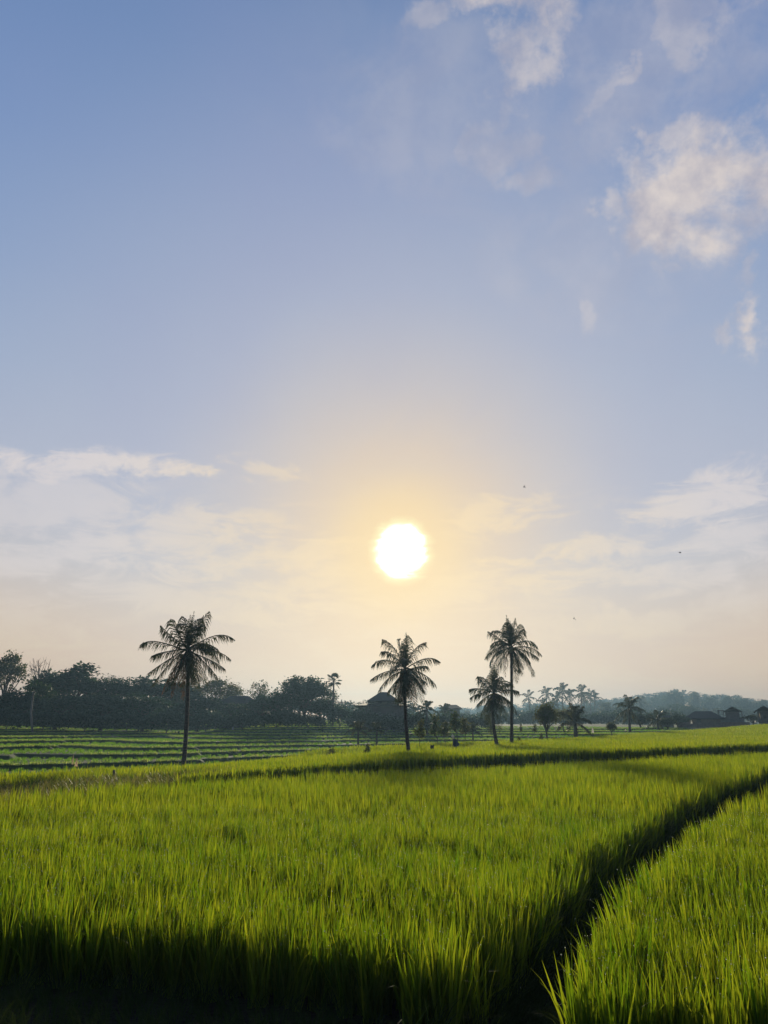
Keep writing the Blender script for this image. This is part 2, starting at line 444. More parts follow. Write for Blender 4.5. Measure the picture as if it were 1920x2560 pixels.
ys = np.concatenate([np.arange(-12, 2, .8), np.arange(2, 14, .12), np.arange(14, 46, .22), np.arange(46, 130, .20), np.arange(130, 180, 1.2), np.geomspace(180, 980, 46)])
ns = 261
ss = np.linspace(-1, 1, ns); ss = np.sign(ss) * (np.abs(ss) * .55 + .45 * np.abs(ss) ** 2.2)
XX = ss[None, :] * (np.abs(ys)[:, None] * 1.05 + 14 + np.where(ys > 180, (ys - 180) * .3, 0)[:, None])
YY = np.repeat(ys[:, None], ns, 1)
ZZ = z_ground(XX.ravel(), YY.ravel())
def grid_mesh(name, X, Y, Z, nr, nc, mat):
    me = bpy.data.meshes.new(name)
    me.vertices.add(nr * nc); me.vertices.foreach_set('co', np.stack([X.ravel(), Y.ravel(), Z.ravel()], 1).astype('f').ravel())
    i = np.arange((nr - 1) * nc).reshape(nr - 1, nc)[:, :-1].ravel()
    q = np.stack([i, i + 1, i + nc + 1, i + nc], 1).astype('i')
    me.loops.add(q.size); me.loops.foreach_set('vertex_index', q.ravel())
    me.polygons.add(len(q)); me.polygons.foreach_set('loop_start', np.arange(0, q.size, 4, dtype='i'))
    me.update(calc_edges=True); me.materials.append(mat)
    me.polygons.foreach_set('use_smooth', [True] * len(q))
    return me
gm = bpy.data.materials.new('paddy_soil'); gm.use_nodes = True
t = NT(gm.node_tree); p = t.n['Principled BSDF']
geo = t.node('ShaderNodeNewGeometry'); pos = E(t, geo.outputs['Position'])
n1 = t.noise(pos, 1.7, 6, .65); n2 = t.noise(pos, .12, 4, .6); n3 = t.noise(pos, 22, 3, .6)
sp = t.node('ShaderNodeSeparateXYZ'); t.put(sp.inputs[0], pos)
mud = t.mix(t.smooth(n1, .35, .65), (.012, .010, .007, 1), (.026, .020, .013, 1))
grs = t.mix(t.smooth(n2, .38, .62), (.030, .060, .016, 1), (.055, .085, .022, 1))
k = t.smooth(E(t, sp.outputs[1]), 15, 24)
c = t.mix(k, mud, grs)
c = t.mix(t.smooth(n3, .5, .7) * .5, c, (.04, .05, .02, 1))
t.l.new(c.s, p.inputs['Base Color']); p.inputs['Roughness'].default_value = .9; p.inputs['Specular IOR Level'].default_value = .2
b = t.node('ShaderNodeBump'); b.inputs['Strength'].default_value = .6; b.inputs['Distance'].default_value = .05; t.l.new(n3.s, b.inputs['Height']); t.l.new(b.outputs[0], p.inputs['Normal'])
go = bpy.data.objects.new('ground', grid_mesh('ground', XX, YY, ZZ, len(ys), ns, gm)); COL.objects.link(go)
tag(go, kind='structure')

# ------------------------------------------------------------------ grass and rice scatter
def blade(mb, base, az_, lean, h, w, curl, nseg=3):
    out = Vector((math.cos(az_), math.sin(az_), 0))
    side = Vector((-math.sin(az_), math.cos(az_), 0))
    tw = random.uniform(-.9, .9)
    pts, wd = [], []
    p = base.copy(); a = lean
    for i in range(nseg + 1):
        pts.append(p.copy()); u = i / nseg
        wd.append(w * (1 - u ** 2.2) * (.75 + .5 * min(u * 2, 1)) + .0006)
        a2 = a + curl * u * u
        p = p + (out * math.sin(a2) + Vector((0, 0, 1)) * math.cos(a2)) * (h / nseg)
    sides = [(side * math.cos(tw * (1 + .4 * i)) + out * math.sin(tw * (1 + .4 * i))).normalized() for i in range(nseg + 1)]
    mb.quad_strip(pts, wd, sides)
PROTO = bpy.data.collections.new('rice_sources')      # never linked to the scene
M['dew'] = bpy.data.materials.new('dew'); M['dew'].use_nodes = True
_p = M['dew'].node_tree.nodes['Principled BSDF']; _p.inputs['Transmission Weight'].default_value = 1.0; _p.inputs['IOR'].default_value = 1.33; _p.inputs['Roughness'].default_value = .02; _p.inputs['Base Color'].default_value = (1, 1, 1, 1)
_ib = bmesh.new(); bmesh.ops.create_icosphere(_ib, subdivisions=1, radius=1); ICO_V = [v.co.copy() for v in _ib.verts]; ICO_F = [tuple(v.index for v in f.verts) for f in _ib.faces]; _ib.free()
def add_dew(me, n, mb):       # drops hanging on leaf edges
    tips = [v for v in mb.v if .34 < v[2] < .62]
    vs = list(mb.v); fs = list(mb.f); k0 = len(fs)
    for p in random.sample(tips, n):
        b = len(vs); r = random.uniform(.0026, .0046); vs += [(p[0] + q.x * r, p[1] + q.y * r, p[2] + q.z * r) for q in ICO_V]; fs += [tuple(b + i for i in f) for f in ICO_F]
    m2 = bpy.data.meshes.new(me.name); m2.from_pydata(vs, [], fs); m2.update()
    m2.materials.append(me.materials[0]); m2.materials.append(M['dew'])
    for p in m2.polygons:
        if p.index >= k0: p.material_index = 1; p.use_smooth = True
    return m2
def protos(name, n, fn, mat):
    c = bpy.data.collections.new(name)
    for i in range(n):
        mb = MB(); fn(mb); me = mb.mesh(name, mat)
        if fn.__name__ == 'rice_hi': me = add_dew(me, 6, mb)
        o = bpy.data.objects.new('%s_%d' % (name, i), me); c.objects.link(o)
    return c
def rice_hi(mb):
    for i in range(22):           # short inner leaves
        a = random.uniform(0, 6.28); r = .07 * math.sqrt(random.random())
        blade(mb, Vector((r * math.cos(a), r * math.sin(a), 0)), random.uniform(0, 6.28), random.uniform(.05, .45), random.uniform(.20, .42), random.uniform(.010, .016), .6 * random.random(), 2)
    for i in range(28):           # upright pointed leaves
        a = random.uniform(0, 6.28); r = .06 * math.sqrt(random.random())
        h = random.choice([.42, .46, .48, .50, .52, .54, .60]) + random.uniform(-.03, .03)
        blade(mb, Vector((r * math.cos(a), r * math.sin(a), 0)), random.uniform(0, 6.28), abs(random.gauss(0, .15)),
              h, random.uniform(.010, .019), abs(random.gauss(0, .15)), 4)
    for i in range(3):            # a few bent ones
        a = random.uniform(0, 6.28); r = .05
        blade(mb, Vector((r * math.cos(a), r * math.sin(a), 0)), random.uniform(0, 6.28), random.uniform(.1, .3), random.uniform(.45, .58), random.uniform(.007, .012), random.uniform(.8, 2.0), 6)
def rice_lo(mb):
    for i in range(20):
        a = random.uniform(0, 6.28); r = .10 * math.sqrt(random.random())
        blade(mb, Vector((r * math.cos(a), r * math.sin(a), 0)), random.uniform(0, 6.28), abs(random.gauss(0, .13)), random.uniform(.40, .68), random.uniform(.015, .026), .25 * random.random(), 2)
def rice_far(mb):
    for i in range(22):
        a = random.uniform(0, 6.28); r = .30 * math.sqrt(random.random())
        blade(mb, Vector((r * math.cos(a), r * math.sin(a), 0)), random.uniform(0, 6.28), random.uniform(.0, .3), random.uniform(.30, .50), random.uniform(.03, .05), .4 * random.random(), 2)
def weed(mb):
    for i in range(26):
        a = random.uniform(0, 6.28); r = .10 * math.sqrt(random.random())
        blade(mb, Vector((r * math.cos(a), r * math.sin(a), 0)), random.uniform(0, 6.28), random.uniform(.1, .8), random.uniform(.15, .42), random.uniform(.008, .018), random.uniform(.2, 1.6), 4)
def ditchg(mb):               # long blades arching over towards +X
    for i in range(22):
        r = .09 * math.sqrt(random.random()); a = random.uniform(0, 6.28)
        blade(mb, Vector((r * math.cos(a), r * math.sin(a), 0)), random.gauss(0, .75), random.uniform(.15, .6), random.uniform(.35, .75), random.uniform(.005, .010), random.uniform(.8, 2.1), 6)
def lipg(mb):
    for i in range(26):
        a = random.uniform(0, 6.28); r = .35 * math.sqrt(random.random())
        blade(mb, Vector((r * math.cos(a), r * math.sin(a) * .5, 0)), random.uniform(0, 6.28), random.uniform(.0, .7), random.uniform(.10, .24), random.uniform(.03, .05), .8 * random.random(), 2)
C_hi = protos('rice_hill_near', 8, rice_hi, M['rice'])
C_lo = protos('rice_hill_mid', 6, rice_lo, M['rice'])
C_far = protos('rice_hill_far', 6, rice_far, M['rice_far'])
C_ter = protos('rice_hill_terrace', 5, rice_far, M['terrace_rice'])
C_weed = protos('weed_tuft', 6, weed, M['weed'])
C_dg = protos('ditch_tuft', 6, ditchg, M['ditch_grass'])
C_lip = protos('bund_tuft', 5, lipg, M['lip'])

def scatter(name, xy, col, label, cat, scale=(.85, 1.15), zoff=0.0, rotz=None, tilt=.08, sarr=None):
    xy = np.asarray(xy); n = len(xy)
    z = z_ground(xy[:, 0], xy[:, 1]) + zoff
    me = bpy.data.meshes.new(name); me.vertices.add(n)
    me.vertices.foreach_set('co', np.stack([xy[:, 0], xy[:, 1], z], 1).astype('f').ravel())
    rot = np.stack([rng.normal(0, tilt, n), rng.normal(0, tilt, n), rng.uniform(0, 6.283, n) if rotz is None else rotz], 1)
    sc = rng.uniform(*scale, n) if sarr is None else sarr
    a = me.attributes.new('rot', 'FLOAT_VECTOR', 'POINT'); a.data.foreach_set('vector', rot.astype('f').ravel())
    a = me.attributes.new('scl', 'FLOAT', 'POINT'); a.data.foreach_set('value', sc.astype('f'))
    a = me.attributes.new('idx', 'INT', 'POINT'); a.data.foreach_set('value', rng.integers(0, 64, n).astype('i'))
    o = bpy.data.objects.new(name, me); COL.objects.link(o)
    ng = bpy.data.node_groups.new(name + '_nodes', 'GeometryNodeTree')
    ng.interface.new_socket('Geometry', in_out='INPUT', socket_type='NodeSocketGeometry')
    ng.interface.new_socket('Geometry', in_out='OUTPUT', socket_type='NodeSocketGeometry')
    N = ng.nodes; L = ng.links
    gi = N.new('NodeGroupInput'); gout = N.new('NodeGroupOutput')
    ci = N.new('GeometryNodeCollectionInfo'); ci.inputs['Collection'].default_value = col
    ci.inputs['Separate Children'].default_value = True; ci.inputs['Reset Children'].default_value = True
    ip = N.new('GeometryNodeInstanceOnPoints'); ip.inputs['Pick Instance'].default_value = True
    def attr(nm, ty):
        q = N.new('GeometryNodeInputNamedAttribute'); q.data_type = ty; q.inputs['Name'].default_value = nm
        return next(s for s in q.outputs if s.enabled and s.name == 'Attribute')
    L.new(gi.outputs[0], ip.inputs['Points']); L.new(ci.outputs[0], ip.inputs['Instance'])
    L.new(attr('idx', 'INT'), ip.inputs['Instance Index']); L.new(attr('rot', 'FLOAT_VECTOR'), ip.inputs['Rotation'])
    L.new(attr('scl', 'FLOAT'), ip.inputs['Scale']); L.new(ip.outputs[0], gout.inputs[0])
    md = o.modifiers.new('scatter', 'NODES'); md.node_group = ng
    return tag(o, label, cat, kind='stuff')

def jgrid(x0, x1, y0, y1, s, jit=.45):
    gx, gy = np.meshgrid(np.arange(x0, x1, s), np.arange(y0, y1, s))
    q = np.stack([gx.ravel(), gy.ravel()], 1); return q + rng.uniform(-jit, jit, q.shape) * s
def inview(q, m=.62, add=2.0): return np.abs(q[:, 0]) < q[:, 1] * m + add
# near paddy, left of the ditch
q = jgrid(-15, 17, 3.3, 13, .14); q = q[inview(q, .70, 5)]
ym, yb, yf, ditch, right, yn = zones(q[:, 0], q[:, 1])
edgeL = x_L(q[:, 1]) + .04 * wob(q[:, 0], q[:, 1], 5)
okL = (q[:, 1] > yn) & (q[:, 1] < ym) & (q[:, 0] < edgeL); okR = (q[:, 1] > yn) & (q[:, 1] < ym) & right
gap = wob(q[:, 0], q[:, 1], 2.6) < -.93           # thin spots
h_var = .97 + .08 * wob(q[:, 0], q[:, 1], 1.7) + rng.normal(0, .07, len(q))
def part(ok): return q[ok & ~gap], h_var[ok & ~gap]
a, s_ = part(okL); scatter('rice_crop', a, C_hi, 'tall green rice of the large near paddy, left of the dark ditch', 'rice crop', sarr=s_)
a, s_ = part(okR); scatter('rice_crop', a, C_hi, 'tall green rice in the right corner, right of the dark ditch', 'rice crop', sarr=s_)
q = jgrid(-28, 40, 13, 60, .20); q = q[inview(q, .66, 6)]
ym, yb, yf, ditch, right, yn = zones(q[:, 0], q[:, 1])
okL = (q[:, 1] < ym) & (q[:, 0] < x_L(q[:, 1])); okR = (q[:, 1] < ym) & right
h_var = 1 + .10 * wob(q[:, 0], q[:, 1], 1.1) + rng.normal(0, .07, len(q)); gap = q[:, 1] < 0
a, s_ = part(okL); scatter('rice_crop', a, C_lo, 'even yellow green rice filling the back half of the near paddy', 'rice crop', sarr=s_)
a, s_ = part(okR); scatter('rice_crop', a, C_lo, 'rice at the right edge beyond the bend of the ditch', 'rice crop', sarr=s_)
# far paddy behind the dark bank
q = jgrid(-40, 82, 16, 125, .36); q = q[inview(q, .62, 9)]
ym, yb, yf, ditch, right, yn = zones(q[:, 0], q[:, 1])
bare = (q[:, 0] < -4.6) & (q[:, 1] < 21.2 + .45 * (q[:, 0] + 11))      # weedy strip on the left
track = np.abs(np.mod(q[:, 1] - .93 * q[:, 0] + 3 * wob(q[:, 0], q[:, 1], .05), 19) - 9.5) < .5
ok = (q[:, 1] > yb) & (q[:, 1] < yf) & ~bare & ~(track & (q[:, 1] > 34))
h_var = 1 + .14 * wob(q[:, 0], q[:, 1], .5) + rng.normal(0, .08, len(q)); gap = q[:, 1] < 0
a, s_ = part(ok); scatter('rice_crop', a, C_far, 'sunlit yellow green rice of the sloping paddy behind the dark bank', 'rice crop', sarr=s_)
q = jgrid(-9, 30, 14, 52, .17); d = q[:, 1] - y_mid(q[:, 0])
ok = (d > 1.1) & (d < 2.1) & inview(q, .6, 2) & (q[:, 0] > -5.2)
scatter('rice_crop', q[ok], C_far, 'thick front row of rice along the top of the dark bank', 'rice crop', (.8, 1.05))
# front of the bank behind the near paddy
q = jgrid(-12, 30, 14, 52, .15); ym = y_mid(q[:, 0]); d = q[:, 1] - ym
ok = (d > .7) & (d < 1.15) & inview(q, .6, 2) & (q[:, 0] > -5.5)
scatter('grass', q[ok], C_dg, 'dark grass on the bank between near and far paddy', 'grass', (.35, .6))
# weedy strip on the left
q = jgrid(-20, -2, 13, 26, .20); ym = y_mid(q[:, 0]); d = q[:, 1] - ym
ok = (d > .1) & (q[:, 0] < -4.2) & (q[:, 1] < 21.6 + .45 * (q[:, 0] + 11)) & (rng.random(len(q)) < .75 + .3 * wob(q[:, 0], q[:, 1], 1.5))
scatter('weeds', q[ok], C_weed, 'patchy weeds on the rough strip at the left behind the near paddy', 'weeds', (.6, 1.5))
# ditch sides
yy = rng.uniform(3.6, 36, 1100)
xx = x_L(yy) + rng.normal(.06, .10, len(yy))
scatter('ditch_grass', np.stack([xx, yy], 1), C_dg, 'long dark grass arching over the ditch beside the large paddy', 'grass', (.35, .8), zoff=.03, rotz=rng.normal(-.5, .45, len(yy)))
yy = rng.uniform(3.3, 30, 700); xx = x_R(yy) - rng.normal(.04, .07, len(yy))
scatter('ditch_grass', np.stack([xx, yy], 1), C_dg, 'short dark grass on the right side of the ditch', 'grass', (.35, .7), rotz=rng.normal(2.6, .5, len(yy)))
# bund the photographer stands on
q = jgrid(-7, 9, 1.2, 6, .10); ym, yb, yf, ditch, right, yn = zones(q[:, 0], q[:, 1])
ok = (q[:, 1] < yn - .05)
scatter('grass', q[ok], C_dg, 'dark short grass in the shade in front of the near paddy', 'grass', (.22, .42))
# terraces
q = jgrid(-75, 45, 26, 128, .62); q = q[inview(q, .62, 4)]
yf = y_far(q[:, 0]); zt, fr, h = terr(q[:, 0], q[:, 1])
ok = (q[:, 1] > yf + 2.4) & (fr > .02) & (fr < .90) & (rng.random(len(q)) < .85)
scatter('rice_crop', q[ok], C_ter, 'dark green rice on the terraces below the trees', 'rice crop', (.3, .5))
q = jgrid(-75, 45, 26, 128, .24); q = q[inview(q, .62, 4)]
yf = y_far(q[:, 0]); zt, fr, h = terr(q[:, 0], q[:, 1])
ok = (q[:, 1] > yf + 2.4) & ((fr < .022) | (fr > .988)) & (wob(q[:, 0] + 50, q[:, 1], .21) > -.55)
scatter('grass', q[ok], C_lip, 'pale grass along the edges of the terraces', 'grass', (.7, 1.05))


# ------------------------------------------------------------------ coconut palms
def bez(p0, mid, p2, n):
    p1 = 2 * mid - .5 * (p0 + p2)
    return [(1 - u) ** 2 * p0 + 2 * u * (1 - u) * p1 + u * u * p2 for u in [i / n for i in range(n + 1)]]
def frond_mesh(mb, p0, mid, p2, lmax=.62, n_l=30, wl=.04, droop=.7, thin=1.0, n=10, broken=False):
    pts = bez(p0, mid, p2, n)
    L = sum((pts[i + 1] - pts[i]).length for i in range(n))
    mb.tube(pts, [max(.032 * (1 - .85 * i / n), .006) for i in range(n + 1)], 4, False)
    plane_n = (mid - p0).cross(p2 - mid)
    for k in range(n_l):
        u = .10 + .90 * (k + random.random() * .6) / n_l
        if u > 1: u = 1
        i = min(int(u * n), n - 1); f = u * n - i
        p = pts[i].lerp(pts[i + 1], f); tg = (pts[i + 1] - pts[i]).normalized()
        side = tg.cross(Vector((0, 0, 1)))
        if side.length < .15: side = tg.cross(Vector((.2, 1, 0)))
        side.normalize()
        prof = (.35 + .65 * math.sin(math.pi * min(1, .12 + u * .95)) ** .6) * (1 - .45 * max(0, u - .75) / .25)
        for sgn in (-1, 1):
            if random.random() > thin: continue
            l = lmax * prof * random.uniform(.75, 1.1)
            if broken and u > .55: l *= random.uniform(.2, .9)
            dr = droop * random.uniform(.6, 1.4)
            d1 = (side * sgn * .8 + tg * (.55 + .4 * u) + Vector((0, 0, -.25 * dr))).normalized()
            d2 = (side * sgn * .35 + tg * .5 + Vector((0, 0, -1.1 * dr))).normalized()
            q1 = p + d1 * l * .5; q2 = q1 + d2 * l * .5
            sd = d1.cross(Vector((0, 0, 1)))
            sd = (tg * .8 + Vector((0, 0, random.uniform(-.5, .5)))).normalized()
            w_ = wl * random.uniform(.7, 1.2)
            mb.quad_strip([p, q1, q2], [w_ * .7, w_, .004], sd)
def trunk_mesh(pts_, r0, r1, flare=1.5):
    mb = MB(); n = 26
    pts = bez(pts_[0], pts_[1], pts_[2], n); rr = []
    for i in range(n + 1):
        u = i / n
        rr.append((r0 + (r1 - r0) * u) * (1 + (flare - 1) * math.exp(-u * 14)) * (1 + .05 * (i % 2)))
    mb.tube(pts, rr, 10)
    return mb
def main_palm(label, base_px, Y, crown_px, tips, org, sc, nback, rlen, r0, dead=(), nuts=True, group=None, bend=.0):
    """tips: (midx, midy, tipx, tipy) in an enlarged view with origin org and scale sc"""
    b = P(*base_px, Y); b.z = zg(b.x, b.y) - .03
    root = empty('coconut_palm', b, label, 'palm tree', group)
    def loc(px, py, dy=0.0): return P(px, py, Y) - b + Vector((0, dy, 0))
    c = loc(*crown_px)
    m_ = c * .5 + Vector((bend, 0, 0))
    trunk_mesh([Vector((0, 0, -.1)), m_, c], r0, r0 * .72).build('trunk', M['palm_bark'], root, True)
    pix = Y / FPX
    for i, (mx, my, tx, ty) in enumerate(tips):
        dy = random.uniform(-.9, .9)
        mid = loc(org[0] + mx / sc, org[1] + my / sc, dy * .5); tip = c + (loc(org[0] + tx / sc, org[1] + ty / sc, dy) - c) * .95
        mb = MB(); dd = i in dead
        frond_mesh(mb, c + Vector((0, 0, random.uniform(-.15, .1))), mid, tip, lmax=rlen * .29, n_l=36, wl=.042, droop=1.25 if not dd else 1.8, thin=.9 if not dd else .6, broken=dd)
        o = mb.build('frond', M['palm_dead'] if dd else M['palm'], root)
        if dd: o['label'] = 'brown withered frond'
    for i in range(nback):                       # fronds reaching towards and away from the viewer
        a = random.choice([90, 270]) + random.uniform(-38, 38)
        e = R(random.uniform(-80, 50)); L = rlen * random.uniform(.75, 1.0)
        h = Vector((math.cos(R(a)), math.sin(R(a)), 0))
        d0 = h * math.cos(e) + Vector((0, 0, math.sin(e)))
        mid = c + d0 * L * .5; tip = c + d0 * L * .78 + h * L * .12 - Vector((0, 0, L * .30 * math.cos(e)))
        mb = MB(); frond_mesh(mb, c.copy(), mid, tip, lmax=rlen * .29, n_l=34, wl=.045, droop=1.3)
        mb.build('frond', M['palm'], root)
    mb = MB()                                    # young fronds bunched upright round the growing point
    for i in range(5):
        a = random.uniform(0, 6.28); L = rlen * random.uniform(.40, .62); h = Vector((math.cos(a), math.sin(a), 0))
        frond_mesh(mb, c + h * .05, c + h * .09 + Vector((0, 0, L * .5)), c + h * random.uniform(.10, .30) + Vector((0, 0, L * 1.15)), lmax=rlen * .10, n_l=22, droop=.4)
    mb.build('spear_fronds', M['palm'], root)
    if nuts:
        bm = bmesh.new(); bmesh.ops.create_icosphere(bm, subdivisions=2, radius=.10, matrix=Matrix.Diagonal((1, 1, 1.25, 1)))
        me = bpy.data.meshes.new('coconut'); bm.to_mesh(me); bm.free(); me.materials.append(M['nut'])
        for i in range(7):
            a = random.uniform(0, 6.28); r = random.uniform(.16, .26)
            o = bpy.data.objects.new('coconut', me); COL.objects.link(o); o.parent = root
            o.location = c + Vector((r * math.cos(a), r * math.sin(a), random.uniform(-.40, -.12)))
    return root
main_palm('broad coconut palm standing alone at the left end of the sunlit paddy', (457, 1926), 36, (469, 1622),
    [(330, 610, 95, 690), (480, 770, 285, 825), (610, 550, 450, 380), (700, 480, 650, 300), (790, 420, 725, 205), (890, 400, 960, 220), (1000, 400, 1190, 160), (960, 500, 1080, 340),
     (1230, 530, 1555, 580), (1230, 760, 1545, 915), (1180, 900, 1420, 1040), (1120, 960, 1310, 1190), (500, 910, 205, 1110), (560, 980, 300, 1340), (600, 1060, 400, 1460), (690, 1150, 620, 1490),
     (760, 1180, 720, 1520), (960, 980, 1070, 1280), (900, 1060, 900, 1310), (640, 960, 480, 1230), (700, 1000, 560, 1300), (810, 1050, 830, 1400)],
    (330, 1500), 5.925, 12, 2.7, .105, dead=(14, 15, 16, 21), bend=.10)
main_palm('coconut palm standing below the sun, nearest to the tall house', (1025, 1881), 42, (1013, 1672),
    [(480, 670, 180, 790), (600, 565, 385, 500), (640, 470, 400, 280), (770, 480, 730, 260), (870, 500, 905, 165), (1030, 480, 1270, 295), (1235, 650, 1540, 700), (1080, 800, 1280, 770),
     (1225, 955, 1470, 1190), (1090, 980, 1260, 1110), (1080, 1060, 1240, 1330), (1000, 1130, 1095, 1460), (470, 915, 165, 1080), (560, 1010, 310, 1320), (660, 1100, 510, 1290), (690, 1120, 640, 1340),
     (770, 1200, 775, 1650), (830, 1150, 840, 1390), (940, 1150, 990, 1500), (890, 1100, 930, 1420), (720, 1140, 730, 1560)],
    (900, 1560), 7.541, 11, 2.9, .108, dead=(11, 16, 17, 18, 20), bend=-.12)
main_palm('tallest and slimmest coconut palm of the right hand pair', (1278, 1854), 50, (1278, 1616),
    [(660, 470, 465, 330), (680, 535, 530, 625), (610, 690, 400, 885), (590, 790, 465, 1070), (720, 900, 600, 1290), (780, 930, 765, 1275), (840, 400, 820, 155), (830, 420, 775, 205), (930, 400, 960, 95),
     (980, 440, 1030, 240), (1000, 470, 1080, 340), (1200, 535, 1430, 690), (1240, 655, 1530, 820), (1200, 755, 1415, 890), (1110, 790, 1245, 970), (1170, 930, 1300, 1260), (1040, 900, 1110, 1230), (960, 920, 940, 1160), (1000, 900, 1060, 1180)],
    (1160, 1530), 7.541, 7, 3.0, .11, dead=(5,), bend=.02)
main_palm('shorter leaning coconut palm beside the tallest slim palm', (1246, 1858), 49, (1235, 1733),
    [(520, 1330, 510, 1090), (440, 1290, 305, 1185), (410, 1390, 270, 1235), (300, 1445, 85, 1450), (300, 1535, 95, 1620), (710, 1400, 860, 1335), (830, 1465, 1040, 1500), (720, 1580, 900, 1700), (390, 1620, 240, 1760),
     (430, 1720, 320, 2000), (560, 1780, 640, 1960), (480, 1700, 440, 1900), (660, 1690, 780, 1850), (620, 1330, 700, 1200)],
    (1160, 1530), 7.541, 9, 3.0, .115, bend=-.2)

# small palms made of trunk and crown
def crown_mesh(mb, c, rlen, n, lo=-55, hi=80, n_l=20, wl=.06, droop=.9):
    for i in range(n):
        a = R(360 * i / n * 2.4 + random.uniform(-20, 20)); e = R(lo + (hi - lo) * (i + random.random()) / n); L = rlen * random.uniform(.8, 1.05)
        h = Vector((math.cos(a), math.sin(a), 0)); d0 = h * math.cos(e) + Vector((0, 0, math.sin(e)))
        frond_mesh(mb, c.copy(), c + d0 * L * .52, c + d0 * L * .82 + h * L * .08 - Vector((0, 0, L * .32 * math.cos(e) ** .7)), lmax=rlen * .25, n_l=n_l, wl=wl, droop=droop, n=7)
def small_palm(name, px, top_py, Y, base_z=None, n=16, rfrac=None, rlen=2.6, label='', group=None, mat='palm', lean=0.0, lo=-55, hi=80, r0=.14, cat='palm tree', wl=.06):
    top = P(px, top_py, Y); bx = top.x
    bz = zg(bx, Y) if base_z is None else base_z
    root = empty(name, (bx, Y, bz - .05), label, cat, group)
    H = top.z - bz
    c = Vector((lean, 0, max(.25, H - rlen * .72)))
    trunk_mesh([Vector((0, 0, -.1)), c * .5 + Vector((lean * -.15, 0, 0)), c], r0, r0 * .75).build('trunk', M['palm_bark'], root, True)
    mb = MB(); crown_mesh(mb, c, rlen, n, lo, hi, wl=wl); mb.build('crown', M[mat], root)
    return root
GP = 'hazy coconut palms beyond the paddies'
for px, ty, Y, ln, rl, nn, lab in [
    (1322, 1722, 172, -.3, 2.9, 13, 'hazy coconut palm at the left end of the distant row of palms'),
    (1363, 1712, 178, .2, 3.0, 16, 'hazy palm with open crown between the left end palm and the thick cluster'),
    (1403, 1702, 165, 0, 3.3, 18, 'highest hazy coconut palm, rising over the round dark palm bush'),
    (1394, 1722, 186, -.5, 3.0, 14, 'low hazy palm half hidden behind the highest distant palm'),
    (1420, 1716, 182, .5, 3.0, 15, 'bushy hazy palm close at the right side of the highest distant palm'),
    (1449, 1706, 170, .2, 3.3, 16, 'hazy palm with wide drooping crown and bare slim trunk'),
    (1458, 1724, 190, 0, 3.0, 14, 'pale palm tucked under the palm with the wide drooping crown'),
    (1472, 1719, 205, .3, 3.2, 15, 'pale hazy palm second from the right end of the distant row'),
    (1482, 1724, 212, .5, 3.2, 14, 'palest palm at the right end of the distant row'),
    (1357, 1738, 160, 0, 2.5, 13, 'short hazy palm under the open crowned distant palm'),
    (1597, 1736, 215, 0, 3.2, 14, 'faint palm on the hill just right of the dark mid distance palm'),
    (1380, 1741, 150, .3, 2.4, 12, 'small hazy palm poking up left of the thick palm cluster'),
]:
    small_palm('coconut_palm', px, ty, Y * 1.6, rlen=rl * 1.5, n=nn, label=lab, group=GP, lean=ln, wl=.18, r0=.22)
small_palm('coconut_palm', 1566, 1733, 95, n=20, rlen=2.5, label='dark shaggy palm standing alone in front of the misty hill', lean=.2, r0=.16, wl=.09)
small_palm('coconut_palm', 1434, 1757, 78, n=24, rlen=2.6, label='low dark bushy palm with fronds springing from near the ground', lo=-30, hi=85, r0=.22, wl=.09)
small_palm('coconut_palm', 1640, 1767, 112, n=18, rlen=2.6, label='shaggy palm left of the small hipped hut', r0=.16, wl=.1)
small_palm('coconut_palm', 896, 1794, 62, n=14, rlen=1.3, label='young palm on the terraces below the tall house', r0=.09, lo=-20, hi=80)
small_palm('coconut_palm', 942, 1798, 66, n=14, rlen=1.2, label='young palm on the terraces, right of the other young palm', r0=.09, lo=-10, hi=80)
small_palm('coconut_palm', 1181, 1800, 68, n=14, rlen=1.3, label='stubby young palm left of the leaning coconut palm', r0=.08, lo=-10, hi=80)
small_palm('coconut_palm', 1066, 1745, 98, n=16, rlen=1.9, label='dark round palm behind the right fronds of the palm below the sun', r0=.16, wl=.1)
small_palm('coconut_palm', 1112, 1755, 110, n=14, rlen=1.9, label='pale palm with upright fronds left of the flat dark roof', r0=.14, lo=-10, hi=85, wl=.1)
# fan palm
p = P(834, 1700, 108); bz = zg(p.x, p.y)
root = empty('fan_palm', (p.x, p.y, bz), 'slim fan palm with round tufts beside the big round tree', 'palm tree')
c = Vector((0, 0, p.z - bz))
trunk_mesh([Vector((0, 0, -.1)), c * .5 + Vector((.05, 0, 0)), c], .13, .11).build('trunk', M['palm_bark'], root, True)
for i in range(12):
    a = R(i * 137.5); e = R(-50 + 130 * i / 12); h = Vector((math.cos(a), math.sin(a), 0)); d0 = h * math.cos(e) + Vector((0, 0, math.sin(e)))
    mb = MB(); q = c + d0 * .72 - Vector((0, 0, .1)); mb.tube([c, q], [.035, .025], 4, False)
    side = d0.cross(Vector((0, 0, 1))).normalized(); up = side.cross(d0)
    for k in range(15):
        th = R(-110 + 220 * k / 14)
        dd = (d0 * math.cos(th) + side * math.sin(th)).normalized()
        mb.quad_strip([q, q + dd * .4, q + dd * .68 - Vector((0, 0, .12))], [.06, .15, .03], dd.cross(up).normalized() * .7 + Vector((.3, .3, .3)))
    mb.build('frond', M['palm'], root)

